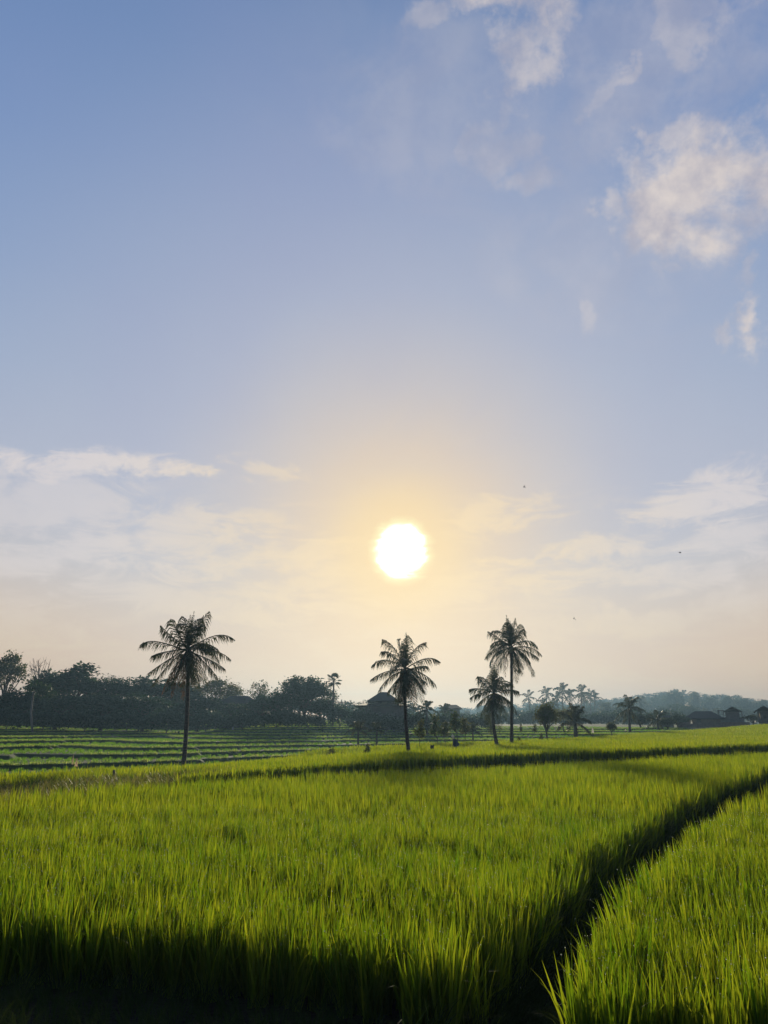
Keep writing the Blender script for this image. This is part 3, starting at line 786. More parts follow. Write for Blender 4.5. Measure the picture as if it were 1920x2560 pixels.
# ------------------------------------------------------------------ broadleaf trees
def limb_pts(p0, d, L, n=6, wander=.25, up=.15):
    pts = [p0.copy()]; d = d.normalized()
    for i in range(n):
        d = (d + Vector((random.gauss(0, wander), random.gauss(0, wander), random.gauss(0, wander) + up)) * .5).normalized()
        pts.append(pts[-1] + d * (L / n))
    return pts
def tree_parts(blobs, H_trunk, r0, n_cl, leaf, per, seed, leafless=0.0, spread=.42, twigs=True):
    """blobs: ellipsoids (x, y, z, rx, ry, rz) that make up the crown; returns trunk MB, crown MB"""
    random.seed(seed)
    tr, cr = MB(), MB()
    base = Vector((0, 0, -.2)); fork = Vector((random.gauss(0, .15), random.gauss(0, .15), H_trunk))
    tr.tube([base, base.lerp(fork, .33) + Vector((.05, .04, 0)), base.lerp(fork, .66) - Vector((.04, .03, 0)), fork], [r0 * 1.35, r0 * 1.05, r0 * .95, r0 * .85], 9)
    tips = []
    tot = sum((b[3] * b[4] * b[5]) ** (2 / 3) for b in blobs)
    for b in blobs:
        c = Vector(b[:3]); rad = Vector(b[3:])
        d = c - fork
        pts = [fork, fork.lerp(c, .35) + Vector((random.gauss(0, .2), random.gauss(0, .2), random.gauss(.1, .15))), fork.lerp(c, .7) + Vector((random.gauss(0, .2), random.gauss(0, .2), 0)), c]
        tr.tube(pts, [r0 * .6, r0 * .42, r0 * .3, r0 * .18], 6, False)
        n = max(4, int(n_cl * (b[3] * b[4] * b[5]) ** (2 / 3) / tot))
        for i in range(n):
            v = Vector((random.gauss(0, 1), random.gauss(0, 1), random.gauss(0, 1))).normalized()
            if v.z < -.45: v.z *= -.6
            rr = random.uniform(.55, 1.06) if random.random() < .82 else random.uniform(.2, .6)
            p = c + Vector((v.x * rad.x, v.y * rad.y, v.z * rad.z)) * rr
            if twigs and i % 3 == 0:
                q = c.lerp(p, .5) + Vector((random.gauss(0, .15), random.gauss(0, .15), random.gauss(-.1, .1)))
                tr.tube([c, q, p], [r0 * .13, r0 * .09, .015], 4, False)
            if random.random() < leafless: continue
            for k in range(per):
                o = Vector((random.gauss(0, spread), random.gauss(0, spread), random.gauss(0, spread * .6)))
                nrm = Vector((random.gauss(0, .6), random.gauss(0, .6), 1)).normalized()
                dd = Vector((random.gauss(0, 1), random.gauss(0, 1), random.gauss(-.2, .5))).normalized()
                l = leaf * random.uniform(.6, 1.3)
                cr.leaf(p + o, nrm, dd, l, l * random.uniform(.5, .75))
    return tr, cr
def dome(w, h, z0, n, seed, flat=.8):
    """crown of a spreading tree, w wide, h high, starting at z0"""
    random.seed(seed); bl = [(0, 0, z0 + h * .45, w * .30, w * .28, h * .42)]
    for i in range(n):
        a = i * 2.399; r = w * .5 * math.sqrt((i + .6) / n) * .78
        zz = z0 + h * (.25 + .55 * (1 - (r / (w * .5)) ** 2)) + random.gauss(0, h * .06)
        s = w * random.uniform(.15, .22)
        bl.append((r * math.cos(a), r * math.sin(a), zz, s, s, s * flat))
    return bl
class TreeKind:
    def __init__(s, blobs, H_trunk, r0, n_cl, leaf, per, seed, mat, bark='bark', **kw):
        s.tr, s.cr = tree_parts(blobs, H_trunk, r0, n_cl, leaf, per, seed, **kw)
        s.tm = s.tr.mesh('trunk', M[bark]); s.cm = s.cr.mesh('crown', M[mat])
        s.top = max(v[2] for v in s.cr.v); s.wid = max(v[0] for v in s.cr.v) - min(v[0] for v in s.cr.v)
    def place(s, px, top_py, Y, label, group=None, w_px=None, rz=None, name='broadleaf_tree', bz=None, cat='tree'):
        top = P(px, top_py, Y); z = zg(top.x, Y) - .1 if bz is None else bz
        k = (top.z - z) / s.top
        kx = k if w_px is None else (w_px / FPX * Y) / s.wid
        root = empty(name, (top.x, Y, z), label, cat, group)
        root.scale = (kx, kx, k); root.rotation_euler.z = random.uniform(0, 6.28) if rz is None else rz
        for nm, me in (('trunk', s.tm), ('crown', s.cm)):
            o = bpy.data.objects.new(nm, me); COL.objects.link(o); o.parent = root
        return root
K_round = TreeKind(dome(9, 6.5, 1.6, 16, 1), 2.2, .28, 400, .48, 16, 1, 'leaf_dark')
K_lump = TreeKind(dome(8, 6.2, 2.3, 8, 2, 1.0), 2.8, .25, 230, .52, 15, 2, 'leaf_dark', spread=.34)
K_wide = TreeKind(dome(11, 4.5, 2.5, 15, 3), 2.8, .28, 380, .42, 15, 3, 'leaf_dark')
K_airy = TreeKind(dome(7, 6.5, 2.8, 13, 4, 1.0), 3.0, .20, 200, .40, 12, 4, 'leaf_mid', spread=.30)
K_airy2 = TreeKind(dome(5, 6, 2.5, 10, 5, 1.1), 3.0, .16, 100, .34, 9, 5, 'leaf_mid', spread=.28)
K_tall = TreeKind([(0, 0, 4.5, 1.6, 1.6, 1.8), (.6, .2, 6.5, 1.5, 1.5, 1.6), (-.7, -.2, 6.0, 1.2, 1.2, 1.4), (.1, 0, 8.2, 1.1, 1.1, 1.3)], 3, .2, 220, .42, 14, 6, 'leaf_mid')
K_bush = TreeKind([(0, 0, .7, 1.0, 1.0, .8), (.8, .1, .6, .8, .8, .6), (-.8, -.1, .5, .8, .8, .6), (.2, 0, 1.2, .6, .6, .5)], .3, .06, 110, .22, 14, 7, 'leaf_mid', spread=.2)
K_shrub = TreeKind([(0, 0, 1.3, 1.8, 1.3, 1.3), (1.6, .1, 1.1, 1.4, 1.2, 1.0), (-1.6, -.1, 1.2, 1.5, 1.2, 1.1)], .4, .08, 170, .34, 14, 8, 'leaf_dark', spread=.3)
K_sap = TreeKind([(0, 0, 2.3, .7, .7, .4), (.5, .1, 1.9, .5, .5, .3), (-.6, 0, 2.0, .5, .5, .3), (.2, 0, 2.8, .5, .5, .35)], 1.4, .05, 60, .26, 11, 9, 'leaf_mid', spread=.18)
K_mango = TreeKind(dome(4.4, 3.6, 1.1, 12, 10), 1.5, .16, 230, .28, 14, 10, 'leaf_mid', spread=.26)
K_feath = TreeKind([(0, 0, 3, 1.7, 1.7, 1.2), (1.5, .3, 2.6, 1.3, 1.3, .9), (-1.5, -.2, 2.4, 1.3, 1.2, .9)], 1.2, .12, 220, .22, 12, 12, 'leaf_pale', spread=.32)
# left: wooded rise
GW = 'trees of the dark wood on the left'
K_airy.place(28, 1622, 118, 'tall open crowned tree at the far left edge, sky showing through its leaves', GW, 125, 1.0)
K_airy2.place(-25, 1650, 125, 'open tree cut by the left edge of the picture', GW, 110, 2.0)
K_lump.place(188, 1650, 122, 'lumpy dark tree, highest of the closed wood on the left', GW, 190, .4)
K_lump.place(128, 1668, 126, 'lumpy tree between the bare branches and the highest tree of the left wood', GW, 120, 2.4)
K_wide.place(285, 1682, 124, 'low broad tree right of the highest tree of the left wood', GW, 190, .1)
K_lump.place(372, 1684, 128, 'broad dark tree behind the left fronds of the broad coconut palm', GW, 170, 2.2)
K_round.place(450, 1700, 130, 'dark tree right behind the trunk of the broad coconut palm', GW, 150, 1.2)
K_airy.place(548, 1688, 122, 'open crowned tree right of the broad coconut palm, sky between its leaves', GW, 130, 3.0)
K_airy2.place(588, 1705, 126, 'thin open tree leaning over the low tiled roof', GW, 70, .3)
K_round.place(60, 1722, 114, 'dense dark tree under the tall open tree at the left edge', GW, 150, .9)
K_wide.place(150, 1722, 112, 'dense dark tree behind the pale tree trunk', GW, 190, 2.9)
K_round.place(260, 1728, 113, 'dense dark tree at the foot of the wood, midway to the broad coconut palm', GW, 170, .9)
K_wide.place(365, 1728, 114, 'dense dark tree at the foot of the wood, just left of the broad coconut palm', GW, 180, 1.9)
K_round.place(500, 1735, 113, 'dense dark tree at the foot of the wood, just right of the broad coconut palm', GW, 170, 2.9)
K_wide.place(590, 1752, 112, 'low dark tree in front of the low tiled roof', GW, 140, .2)
K_airy2.place(652, 1698, 112, 'small open tree on the left shoulder of the big round tree', GW, 72, 1.2)
K_round.place(660, 1735, 108, 'dense low tree left of the big round tree', GW, 110, 2.2)
K_round.place(763, 1684, 108, 'big round dark tree with a smooth dome, left of the fan palm', GW, 165, .5)
K_wide.place(705, 1722, 106, 'low spreading tree on the near left side of the big round tree', GW, 150, 2.5)
K_airy2.place(828, 1722, 114, 'small airy tree behind the fan palm', GW, 62, .5)
K_lump.place(800, 1745, 106, 'low lumpy tree below the fan palm', GW, 100, 1.5)
GU = 'shrubs along the foot of the wood'
for px, ty, Y, wp, lab in [(20, 1775, 108, 150, 'dark shrub at the foot of the wood, at the left edge'), (110, 1782, 106, 150, 'dark shrub right around the pale tree trunk'), (215, 1780, 107, 150, 'dark shrub below the highest tree of the left wood'),
        (320, 1782, 107, 140, 'dark shrub at the foot of the wood, left of the broad palm'), (420, 1780, 106, 140, 'dark shrub behind the trunk of the broad palm'), (520, 1785, 105, 130, 'greyish shrub right of the trunk of the broad palm'),
        (610, 1790, 104, 130, 'shrub above the terraces, below the low tiled roof'), (690, 1792, 102, 120, 'shrub above the terraces, under the spreading tree'), (770, 1796, 101, 120, 'shrub above the terraces, under the big round tree'),
        (716, 1778, 103.5, 96, 'tall shrub filling the gap under the big round tree'), (850, 1772, 104, 110, 'hedge like shrub between the fan palm and the tall house'), (905, 1780, 100, 100, 'shrub in front of the left wing of the tall house'), (965, 1795, 98, 110, 'shrub in front of the tall house'),
        (1040, 1788, 98, 110, 'shrub right of the tall house'), (1115, 1790, 100, 100, 'shrub left of the leaning saplings'), (1190, 1800, 110, 110, 'shrub below the flat dark roof')]:
    K_shrub.place(px, ty - 16, Y, lab, GU, wp, random.choice([0, .2, 3.1]), 'shrub', None, 'shrub')
# bare tree
p = P(104, 1640, 116); bz = zg(p.x, p.y)
root = empty('bare_tree', (p.x, p.y, bz), 'leafless tree with thin grey twigs rising over the left wood', 'tree')
mb = MB(); H = p.z - bz; random.seed(77)
mb.tube([Vector((0, 0, -.2)), Vector((.1, 0, H * .4)), Vector((0, 0, H * .7))], [.16, .12, .09], 7)
mb.build('trunk', M['bark'], root)
mb = MB()
for i in range(15):
    z0 = H * random.uniform(.42, .72); a = random.uniform(0, 6.28)
    pts = limb_pts(Vector((.05, 0, z0)), Vector((math.cos(a) * .8, math.sin(a) * .5, 1.3)), (H - z0) * random.uniform(.75, 1.05), 6, .22, .3)
    mb.tube(pts, [.06, .05, .045, .04, .03, .025, .02], 5, False)
    for k in range(3):
        j = random.randint(2, 5)
        q = limb_pts(pts[j], Vector((random.gauss(0, 1), random.gauss(0, 1), 1)), random.uniform(.5, 1.3), 4, .25, .2)
        mb.tube(q, [.03, .025, .02, .018, .012], 4, False)
mb.build('branches', M['bark'], root)
# pale trunk of a slender tree in front of the wood
p = P(81, 1840, 96); q = P(84, 1728, 96); bz = zg(p.x, p.y)
root = empty('slender_tree', (p.x, p.y, bz), 'slender tree with a pale straight trunk in front of the dark left wood', 'tree')
mb = MB(); mb.tube([Vector((0, 0, -.2)), Vector((q.x - p.x, 0, (q.z - bz) * .5)), Vector((q.x - p.x, 0, q.z - bz))], [.15, .12, .09], 8); mb.build('trunk', M['pale_bark'], root, True)
trm, crm = tree_parts([(0, 0, q.z - bz + .2, 1.5, 1.5, .9), (.8, 0, q.z - bz - .5, 1.0, 1.0, .7)], (q.z - bz) * .9, .06, 60, .34, 12, 91)
crm.build('crown', M['leaf_dark'], root)
# mid-distance broadleaf trees
K_mango.place(1363, 1752, 66, 'bushy green tree with a short trunk right of the tallest slim palm', None, 72, .3)
K_feath.place(1407, 1762, 92, 'brownish feathery tree between the bushy green tree and the low bushy palm', None, 85, .2)
K_sap.place(1050, 1795, 46, 'young tree with a flat top and bent thin stem near the dark stump', None, 34, .3, 'sapling')
K_sap.place(1112, 1800, 52, 'young tree between the two dark stumps', None, 44, 1.3, 'sapling')
K_sap.place(1140, 1775, 54, 'taller young tree with layered leaves beside the white topped scarecrow', None, 50, 2.0, 'sapling')
K_sap.place(1160, 1790, 56, 'bushy young tree just right of the white topped scarecrow', None, 40, 4.0, 'sapling')
K_sap.place(1090, 1782, 58, 'young tree standing behind the dark stump', None, 44, 2.9, 'sapling')
K_mango.place(1527, 1803, 84, 'small dark bush tree on the far edge of the sunlit paddy', None, 34, .5, 'small_tree')
K_sap.place(1336, 1808, 80, 'thin young tree on the terraces right of the tallest slim palm', None, 18, .5, 'sapling')
K_sap.place(1302, 1806, 82, 'thin stemmed young tree close to the trunk of the tallest slim palm', None, 12, 1.5, 'sapling')
K_sap.place(1228, 1800, 74, 'young tree left of the trunk of the leaning palm', None, 20, 2.5, 'sapling')
K_lump.place(1690, 1785, 118, 'rounded tree between the small hipped hut and the long roof', None, 60, 1.0)
K_round.place(1600, 1785, 122, 'dark round tree left of the shaggy palm by the hut', None, 90, 2.0)
K_mango.place(1665, 1792, 108, 'dark bush in front of the small hipped hut', None, 60, 2.6)
K_airy.place(1880, 1785, 128, 'thin bush left of the gabled hut at the right edge', None, 60, 2.0)
GB = 'low bushes on the sunlit paddy'
for px, by, wp, hp, Y, lab in [(828, 1890, 44, 24, 41, 'dark low bush on the paddy, left of the other bush'), (918, 1882, 30, 27, 43, 'compact dark bush on the paddy left of the palm below the sun'), (1296, 1850, 24, 12, 56, 'small bush at the foot of the tallest slim palm'),
        (1352, 1842, 20, 12, 62, 'small bush right of the tallest slim palm'), (855, 1888, 22, 12, 41.5, 'flat little bush touching the low dark bush')]:
    p = P(px, by, Y); z = zg(p.x, Y)
    r_ = K_bush.place(px, by - hp, Y, lab, GB, wp, .3, 'bush', None, 'bush')
    r_.scale.z = max(r_.scale.z, .25)
# far wood: treeline across the middle and misty hill on the right
GF = 'misty trees of the far wood'
random.seed(5)
line = [(1010, 1770), (1060, 1768), (1100, 1764), (1200, 1762), (1250, 1757), (1300, 1755), (1350, 1752), (1400, 1752), (1450, 1753), (1500, 1748), (1550, 1745), (1590, 1735), (1640, 1728), (1690, 1720), (1730, 1724), (1760, 1736), (1790, 1733), (1830, 1732), (1870, 1740), (1920, 1748), (1980, 1745)]
lx = [a for a, b_ in line]; ly = [b_ for a, b_ in line]
kinds = [K_round, K_lump, K_wide, K_tall]
cnt = 0
for row, (Y0, dyy, dpx, off) in enumerate([(225, 12, 50, 20), (340, 20, 42, 8), (490, 28, 40, 0), (650, 40, 36, -2)]):
    px = 985
    while px < 2010:
        top = np.interp(px, lx, ly) + off * random.uniform(.5, 1.3) + random.uniform(0, 8)
        if row < 2 and px > 1560: top += 24 * (2 - row)
        kd = random.choice(kinds)
        yq = Y0 + random.uniform(-dyy, dyy)
        kd.place(px, top, yq, 'misty grey tree in the far wood behind paddies and huts', GF, random.uniform(60, 105) * (1 if kd is not K_tall else .55), None, 'distant_tree', zg(P(px, top, yq).x, yq) - (.2, .8, 4, 5)[row])
        cnt += 1; px += dpx * random.uniform(.7, 1.3)
for px in range(1000, 1720, 42):
    K_shrub.place(px + random.uniform(-12, 12), 1778 + random.uniform(-10, 12), random.uniform(178, 196), 'misty shrub under the far wood behind the paddies', 'misty shrubs under the far wood', 95, random.choice([0, 3.1]), 'shrub', None, 'shrub')
for px, ty, Y in [(1640, 1735, 250), (1706, 1722, 300), (1740, 1733, 270), (1780, 1737, 255), (1822, 1736, 270), (1860, 1742, 240), (1905, 1745, 260), (1838, 1747, 230), (1520, 1750, 240), (1500, 1745, 230), (1660, 1730, 285), (1798, 1735, 290)]:
    small_palm('coconut_palm', px, ty, Y * 2.0, rlen=6.0, n=12, label='small faint palm sticking out of the misty hill wood', group='faint palms on the misty hill', wl=.32)
# wood continuing behind on the left
for px in range(-120, 1000, 62):
    random.choice(kinds).place(px, 1745 + random.uniform(-8, 12), 172 + random.uniform(-8, 14), 'tree deep in the left wood, mostly hidden by nearer trees', 'trees deep in the left wood', random.uniform(80, 120), None, 'distant_tree')

# ------------------------------------------------------------------ buildings
def hip_roof(mb, x0, x1, y0, y1, z0, z1, ridge=.4, th=.12):
    cx, cy = (x0 + x1) / 2, (y0 + y1) / 2; r = (x1 - x0) / 2 * ridge
    a = [(x0, y0, z0), (x1, y0, z0), (x1, y1, z0), (x0, y1, z0)]; b_ = [(q[0], q[1], z0 - th) for q in a]
    e = [(cx - r, cy, z1), (cx + r, cy, z1)]
    mb.poly([a[0], a[1], e[1], e[0]]); mb.poly([a[2], a[3], e[0], e[1]]); mb.poly([a[1], a[2], e[1]]); mb.poly([a[3], a[0], e[0]])
    mb.poly(b_[::-1])
    for i in range(4): mb.poly([b_[i], b_[(i + 1) % 4], a[(i + 1) % 4], a[i]])
def gable_roof(mb, x0, x1, y0, y1, z0, z1, th=.12):     # gable faces the viewer
    cx = (x0 + x1) / 2
    for s0, s1 in (((x0, z0), (cx, z1)), ((cx, z1), (x1, z0))):
        p_ = [(s0[0], y0, s0[1]), (s1[0], y0, s1[1]), (s1[0], y1, s1[1]), (s0[0], y1, s0[1])]
        q_ = [(a_, b_, c_ - th) for a_, b_, c_ in p_]
        mb.poly(p_); mb.poly(q_[::-1])
        for i in range(4): mb.poly([q_[i], q_[(i + 1) % 4], p_[(i + 1) % 4], p_[i]])
def bld(name, px, Y, label, cat='house'):
    p = P(px, 1819, Y); z = zg(p.x, Y)
    return empty(name, (p.x, Y, z), label, cat, None, -math.atan2(p.x, Y)), p.x, z
def mx(px, Y, x0): return P(px, 1819, Y).x - x0
def mz(py, Y, z0): return P(960, py, Y).z - z0
# tall house behind the palm below the sun
Y = 104; root, X0, Z0 = bld('tall_house', 960, Y, 'two storey house with a hipped roof behind the palm below the sun')
def part_box(root, nm, mat, boxes):
    mb = MB()
    for lo, hi in boxes: mb.box(lo, hi)
    return mb.build(nm, M[mat], root)
zl = mz(1764, Y, Z0); ze = mz(1752, Y, Z0)
part_box(root, 'lower_wall', 'wall', [((mx(898, Y, X0), -1, -.3), (mx(1012, Y, X0), 7, zl - .05))])
part_box(root, 'upper_wall', 'wall', [((mx(936, Y, X0), 0, zl + .02), (mx(992, Y, X0), 5, ze - .05))])
mb = MB(); hip_roof(mb, mx(918, Y, X0), mx(999, Y, X0), -.9, 5.9, ze, mz(1728, Y, Z0), .2); mb.build('upper_roof', M['tile'], root)
mb = MB(); hip_roof(mb, mx(886, Y, X0), mx(1022, Y, X0), -1.6, 7.6, zl, mz(1757, Y, Z0), .6); mb.build('lower_roof', M['tile'], root)
for a_, b_ in ((944, 955), (968, 979)):
    wn = part_box(root, 'window', 'glass', [((mx(a_, Y, X0), -.03, zl + .55), (mx(b_, Y, X0), .02, ze - .35))])
for a_ in (920, 928): part_box(root, 'balcony_post', 'wood', [((mx(a_, Y, X0), -.4, zl + .02), (mx(a_, Y, X0) + .06, -.34, ze))])
part_box(root, 'balcony_rail', 'wood', [((mx(918, Y, X0), -.42, zl + .45), (mx(936, Y, X0), -.36, zl + .52))])
part_box(root, 'door', 'wood', [((mx(960, Y, X0), -1.04, 0), (mx(975, Y, X0), -.98, 1.7))])
# low roof in the left wood
Y = 118; root, X0, Z0 = bld('low_house', 625, Y, 'low tiled roof showing between trees right of the broad coconut palm')
zt_ = mz(1762, Y, Z0)
part_box(root, 'wall', 'wall_dark', [((mx(560, Y, X0), 0, -.3), (mx(648, Y, X0), 5, zt_ - .05))])
mb = MB(); hip_roof(mb, mx(535, Y, X0), mx(655, Y, X0), -.7, 5.7, zt_, mz(1738, Y, Z0), .35); mb.build('roof', M['tile'], root)
part_box(root, 'door', 'wood', [((mx(600, Y, X0), -.04, 0), (mx(614, Y, X0), .02, 1.8))])
# flat dark roof right of the palm
Y = 140; root, X0, Z0 = bld('low_house', 1132, Y, 'house with a low dark roof between the pale palm and the leaning palm')
part_box(root, 'wall', 'wall_dark', [((mx(1112, Y, X0), 0, -.3), (mx(1150, Y, X0), 5, mz(1771, Y, Z0) - .05))])
mb = MB(); hip_roof(mb, mx(1106, Y, X0), mx(1156, Y, X0), -.7, 5.7, mz(1771, Y, Z0), mz(1761, Y, Z0), .5); mb.build('roof', M['tile'], root)
# huts on the right
Y = 128; root, X0, Z0 = bld('small_hut', 1668, Y, 'small hut with a hipped roof, left of the long roof', 'hut')
part_box(root, 'wall', 'wall', [((mx(1655, Y, X0), 0, -.4), (mx(1684, Y, X0), 3, mz(1801, Y, Z0) - .03))])
mb = MB(); hip_roof(mb, mx(1644, Y, X0), mx(1694, Y, X0), -.5, 3.6, mz(1800, Y, Z0), mz(1788, Y, Z0), .25); mb.build('roof', M['thatch'], root)
part_box(root, 'door', 'wood', [((mx(1664, Y, X0), -.03, -.2), (mx(1669, Y, X0), .02, mz(1804, Y, Z0)))])
Y = 130; root, X0, Z0 = bld('long_house', 1760, Y, 'long house with a big hipped roof and grey wall at the edge of the paddy')
part_box(root, 'wall', 'brick', [((mx(1722, Y, X0), 0, -.6), (mx(1800, Y, X0), 6, mz(1796, Y, Z0) - .05))])
mb = MB(); hip_roof(mb, mx(1714, Y, X0), mx(1810, Y, X0), -.8, 6.8, mz(1796, Y, Z0), mz(1777, Y, Z0), .40); mb.build('roof', M['tile'], root)
part_box(root, 'yard_wall', 'brick', [((mx(1700, Y, X0), -3.2, -.8), (mx(1862, Y, X0), -3.0, mz(1806, Y, Z0)))])
part_box(root, 'window', 'glass', [((mx(1745, Y, X0), -.04, .8), (mx(1755, Y, X0), .02, 1.4))])
Y = 132; root, X0, Z0 = bld('upper_pavilion', 1836, Y, 'small gabled pavilion on a raised base beside an open wooden frame', 'pavilion')
part_box(root, 'base', 'wall', [((mx(1806, Y, X0), -.5, -.6), (mx(1860, Y, X0), 4, mz(1793, Y, Z0) - .03))])
part_box(root, 'terrace', 'wall', [((mx(1800, Y, X0), -1.0, mz(1796.5, Y, Z0)), (mx(1823, Y, X0), 3, mz(1793, Y, Z0)))])
part_box(root, 'wall', 'wall', [((mx(1819, Y, X0), 0, mz(1793, Y, Z0)), (mx(1851, Y, X0), 3.5, mz(1779.5, Y, Z0)))])
mb = MB(); gable_roof(mb, mx(1814, Y, X0), mx(1859, Y, X0), -.7, 4.2, mz(1779.5, Y, Z0), mz(1766.5, Y, Z0)); mb.poly([(mx(1818, Y, X0), .05, mz(1780, Y, Z0)), (mx(1855, Y, X0), .05, mz(1780, Y, Z0)), (mx(1836.5, Y, X0), .05, mz(1768.5, Y, Z0))]); mb.build('roof', M['tile'], root)
for a_ in (1803, 1814): part_box(root, 'frame_post', 'wood', [((mx(a_, Y, X0), -.7, mz(1793, Y, Z0)), (mx(a_, Y, X0) + .13, -.55, mz(1777.5, Y, Z0)))])
part_box(root, 'frame_beam', 'wood', [((mx(1801.5, Y, X0), -.72, mz(1777.5, Y, Z0)), (mx(1817, Y, X0), -.5, mz(1775.5, Y, Z0)))])
part_box(root, 'porch_post', 'wood', [((mx(1856, Y, X0), -.5, mz(1793, Y, Z0)), (mx(1856, Y, X0) + .12, -.38, mz(1779.5, Y, Z0)))])
Y = 112; root, X0, Z0 = bld('gabled_hut', 1913, Y, 'dark gabled hut cut by the right edge of the picture', 'hut')
part_box(root, 'wall', 'wall_dark', [((mx(1900, Y, X0), 0, -.8), (mx(1931, Y, X0), 4, mz(1777, Y, Z0)))])
mb = MB(); gable_roof(mb, mx(1892, Y, X0), mx(1939, Y, X0), -.8, 4.6, mz(1779, Y, Z0), mz(1764.5, Y, Z0)); mb.poly([(mx(1897, Y, X0), .03, mz(1778.5, Y, Z0)), (mx(1934, Y, X0), .03, mz(1778.5, Y, Z0)), (mx(1915.5, Y, X0), .03, mz(1766.5, Y, Z0))]); mb.build('roof', M['tile'], root)
part_box(root, 'window', 'glass', [((mx(1912, Y, X0), -.04, mz(1796, Y, Z0)), (mx(1919, Y, X0), .02, mz(1787, Y, Z0)))])

# ------------------------------------------------------------------ utility poles and wires
tops = []
for px, ty, Y, lab in [(854, 1749, 120, 'utility pole with a cross arm just right of the fan palm'), (908, 1753, 135, 'utility pole left of the tall house')]:
    p = P(px, ty, Y); z = zg(p.x, Y)
    root = empty('utility_pole', (p.x, Y, z), lab, 'utility pole', 'utility poles along the lane'); H = p.z - z
    mb = MB(); mb.tube([Vector((0, 0, -.2)), Vector((0, 0, H))], [.13, .09], 8); mb.build('pole', M['concrete'], root)
    for k in (.45, .95): part_box(root, 'crossarm', 'wood', [((-.65, -.16, H - k - .05), (.65, -.09, H - k + .05))])
    for sx in (-.55, .55): part_box(root, 'insulator', 'concrete', [((sx - .05, -.15, H - .40), (sx + .05, -.10, H - .22))])
    tops.append((Vector((p.x, Y - .12, z + H - .22)), root))
def wire(a, b_, sag, label):
    mb = MB(); pts = []
    for i in range(15):
        u = i / 14; q = a.lerp(b_, u); q.z -= sag * 4 * u * (1 - u); pts.append(q)
    mb.tube(pts, [.018] * 15, 5)
    o = mb.build('overhead_wire', M['cable']); tag(o, label, 'wire', 'overhead wires of the utility poles')
for sx in (-.55, .55):
    o_ = Vector((sx, 0, 0)); side_ = 'left' if sx < 0 else 'right'
    wire(tops[0][0] + o_, tops[1][0] + o_, .5, 'overhead wire between the two utility poles on the %s end of the cross arms' % side_)
    wire(P(690, 1728, 104) + o_, tops[0][0] + o_, .6, 'overhead wire crossing the big round tree to the %s end of the cross arm' % side_)

# ------------------------------------------------------------------ stumps, stakes, rags
def stump(px, by, Y, hpx, wpx, label):
    p = P(px, by, Y); z = zg(p.x, Y); H = hpx / FPX * Y; W = wpx / FPX * Y / 2
    root = empty('tree_stump', (p.x, Y, z), label, 'stump')
    mb = MB(); n = 7
    mb.tube([Vector((.02 * math.sin(i * 1.7), .02, -.1 + (H + .1) * i / n)) for i in range(n + 1)], [W * (1.25 - .3 * min(1, i / 3)) * (1 + .05 * math.sin(i * 2.1)) for i in range(n + 1)], 11)
    mb.build('trunk', M['stump'], root, True)
    mb = MB()
    for i in range(7):
        a = random.uniform(0, 6.28); s_ = Vector((W * .6 * math.cos(a), W * .6 * math.sin(a), H - .03))
        mb.tube([s_, s_ + Vector((math.cos(a) * .03, math.sin(a) * .03, random.uniform(.05, .14)))], [.035, .008], 5)
    mb.build('splinters', M['stump'], root)
stump(1081, 1878, 43, 27, 9, 'upright dark tree stump in the sunlit paddy, right of the palm below the sun')
p = P(1137, 1866, 47); z = zg(p.x, 47)
root = empty('scarecrow', (p.x, 47, z), 'stooped dark scarecrow with a white bag for a head', 'scarecrow')
mb = MB(); mb.tube([Vector((0, 0, -.1)), Vector((-.02, 0, .9))], [.03, .025], 7); mb.build('stake', M['wood'], root)
mb = MB(); mb.tube([Vector((-.05, 0, .02)), Vector((-.02, 0, .25)), Vector((.04, 0, .5)), Vector((.03, 0, .68)), Vector((-.06, 0, .80))], [.13, .14, .17, .16, .05], 10); mb.tube([Vector((.08, 0, .62)), Vector((.22, -.02, .50)), Vector((.16, -.05, .34))], [.08, .07, .05], 8)
mb.build('coat', M['cloth_blue'], root, True)
mb = MB(); mb.tube([Vector((-.06, 0, .80)), Vector((-.09, 0, .86)), Vector((-.12, 0, .97)), Vector((-.12, 0, 1.05))], [.03, .075, .085, .02], 9); mb.build('bag', M['cloth_white'], root, True)
def rag(px, by, Y, hpx, wpx, label, mat='cloth_white', name='rag_on_stake', lean=0.0):
    p = P(px, by, Y); z = min(zg(p.x, Y), p.z); H = P(px, by - hpx, Y).z - z; W = wpx / FPX * Y
    root = empty(name, (p.x, Y, z), label, 'rag on stake')
    mb = MB(); mb.tube([Vector((0, 0, -.1)), Vector((lean * .5, .01, H * .5)), Vector((lean, 0, H))], [.018, .016, .012], 6); mb.build('stake', M['wood'], root)
    mb = MB(); n = 6; h0 = p.z - z
    for j in range(2):
        pts = [Vector((lean * ((h0 + (H - h0) * i / n) / H) + (W * .25 * (j * 2 - 1)) * (1 - i / n), (.06 * W + .03 * math.sin(i * 2)) * (1 - j * 2), h0 + (H - h0) * (.98 - .0 * j) * i / n)) for i in range(n + 1)]
        mb.quad_strip(pts, [W * .62 * (1 - .55 * i / n) for i in range(n + 1)], Vector((1, .25 * (1 - 2 * j), 0)).normalized())
    mb.build('rag', M[mat], root)
rag(190, 1916, 40, 21, 8, 'thick cream rag tied to a stake on the lowest terrace', 'cloth_cream')
rag(181, 1911, 40.5, 24, 4, 'thin pale rag on a stake left of the thick cream rag', 'cloth_cream')
rag(582, 1824, 100, 8, 4, 'tiny white rag high on the terraces right of the broad palm')
rag(1729, 1809, 118, 9, 4, 'white rag on a stake in front of the long house')
rag(1389, 1824, 64, 6, 5, 'white rag beside the trunk of the bushy green tree')
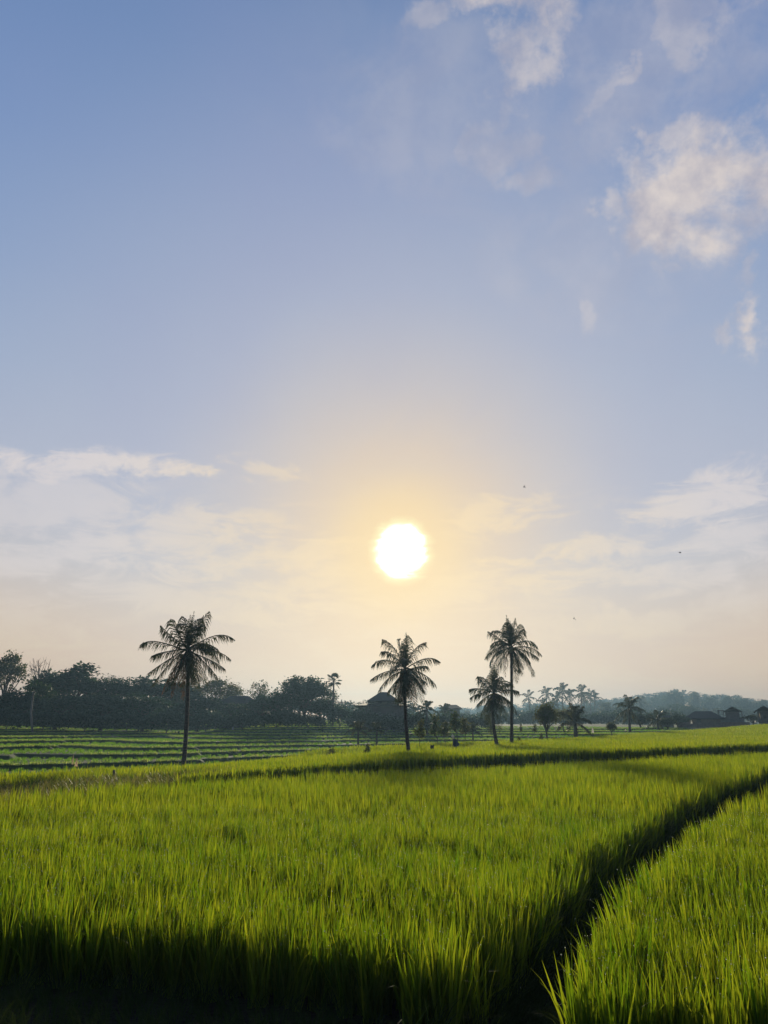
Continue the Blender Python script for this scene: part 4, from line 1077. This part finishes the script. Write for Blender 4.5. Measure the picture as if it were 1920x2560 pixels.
rag(1482, 1832, 76, 14, 5, 'short stake with a white rag at the far edge of the sunlit paddy')
rag(1564, 1827, 92, 5, 4, 'white scrap on a stake below the dark shaggy palm')
rag(1888, 1806, 108, 5, 4, 'white scrap on a stake left of the gabled hut')
p = P(285, 1953, 22.5); z = zg(p.x, 22.5)
root = empty('wooden_stake', (p.x, 22.5, z), 'short dark wooden stake leaning on the weedy strip', 'stake')
mb = MB(); mb.tube([Vector((.03, 0, -.1)), Vector((0, 0, .18)), Vector((-.03, 0, P(285, 1926, 22.5).z - z))], [.045, .04, .035], 8); mb.build('shaft', M['wood'], root, True)
mb = MB(); mb.tube([Vector((-.03, 0, P(285, 1926, 22.5).z - z + .003)), Vector((-.035, 0, P(285, 1924, 22.5).z - z))], [.036, .012], 8); mb.build('broken_tip', M['wood'], root)
p = P(1906, 1810, 106); z = zg(p.x, 106)
root = empty('leaning_pole', (p.x, 106, z), 'pale thin pole leaning against the gabled hut', 'pole')
mb = MB(); mb.tube([Vector((0, 0, -.1)), Vector((-.2, .2, mz(1780, 106, z)))], [.06, .05], 7); mb.build('shaft', M['pale_bark'], root)
mb = MB(); mb.quad_strip([Vector((-.14, -.05, mz(1797, 106, z))), Vector((-.2, .0, mz(1788, 106, z))), Vector((-.2, .05, mz(1781, 106, z)))], [.05, .16, .05], Vector((1, 0, 0))); mb.build('cloth_strip', M['cloth_cream'], root)

# ------------------------------------------------------------------ birds
def bird(px, py, Y, span, roll, label):
    p = P(px, py, Y); root = empty('bird', p, label, 'bird', 'birds in the sky'); root.rotation_euler = (R(20), R(roll), R(30))
    mb = MB(); mb.tube([Vector((0, -.14, 0)), Vector((0, -.09, .01)), Vector((0, 0, .01)), Vector((0, .10, 0)), Vector((0, .2, 0))], [.012, .035, .045, .03, .012], 8); mb.build('body', M['feather'], root, True)
    for s in (-1, 1):
        mb = MB(); mb.quad_strip([Vector((s * .03, 0, .02)), Vector((s * span * .25, -.03, .10)), Vector((s * span * .5, .06, .05))], [.13, .11, .02], Vector((0, 1, 0))); mb.build('wing', M['feather'], root)
bird(1310, 1217, 60, .32, 70, 'tiny dark bird high up right of the sun')
bird(1435, 1547, 80, .50, 50, 'dark bird flying low, right of the tallest slim palm')
bird(1700, 1382, 75, .26, 20, 'tiny bird far right in the pale sky')
# ------------------------------------------------------------------ haze
def add_haze(density, col, aniso):
    m = bpy.data.materials.new('haze'); m.use_nodes = True
    nt = m.node_tree; nt.nodes.clear()
    o = nt.nodes.new('ShaderNodeOutputMaterial'); v = nt.nodes.new('ShaderNodeVolumePrincipled')
    v.inputs['Density'].default_value = density; v.inputs['Color'].default_value = (*col, 1); v.inputs['Anisotropy'].default_value = aniso
    nt.links.new(v.outputs[0], o.inputs['Volume'])
    mb = MB(); mb.box((-1100, -20, -14), (1100, 990, 44))
    h = mb.build('haze', m)
    tag(h, 'thin pale morning haze over the whole valley', 'haze', kind='stuff')
add_haze(.0008, (.17, .28, .40), .58)
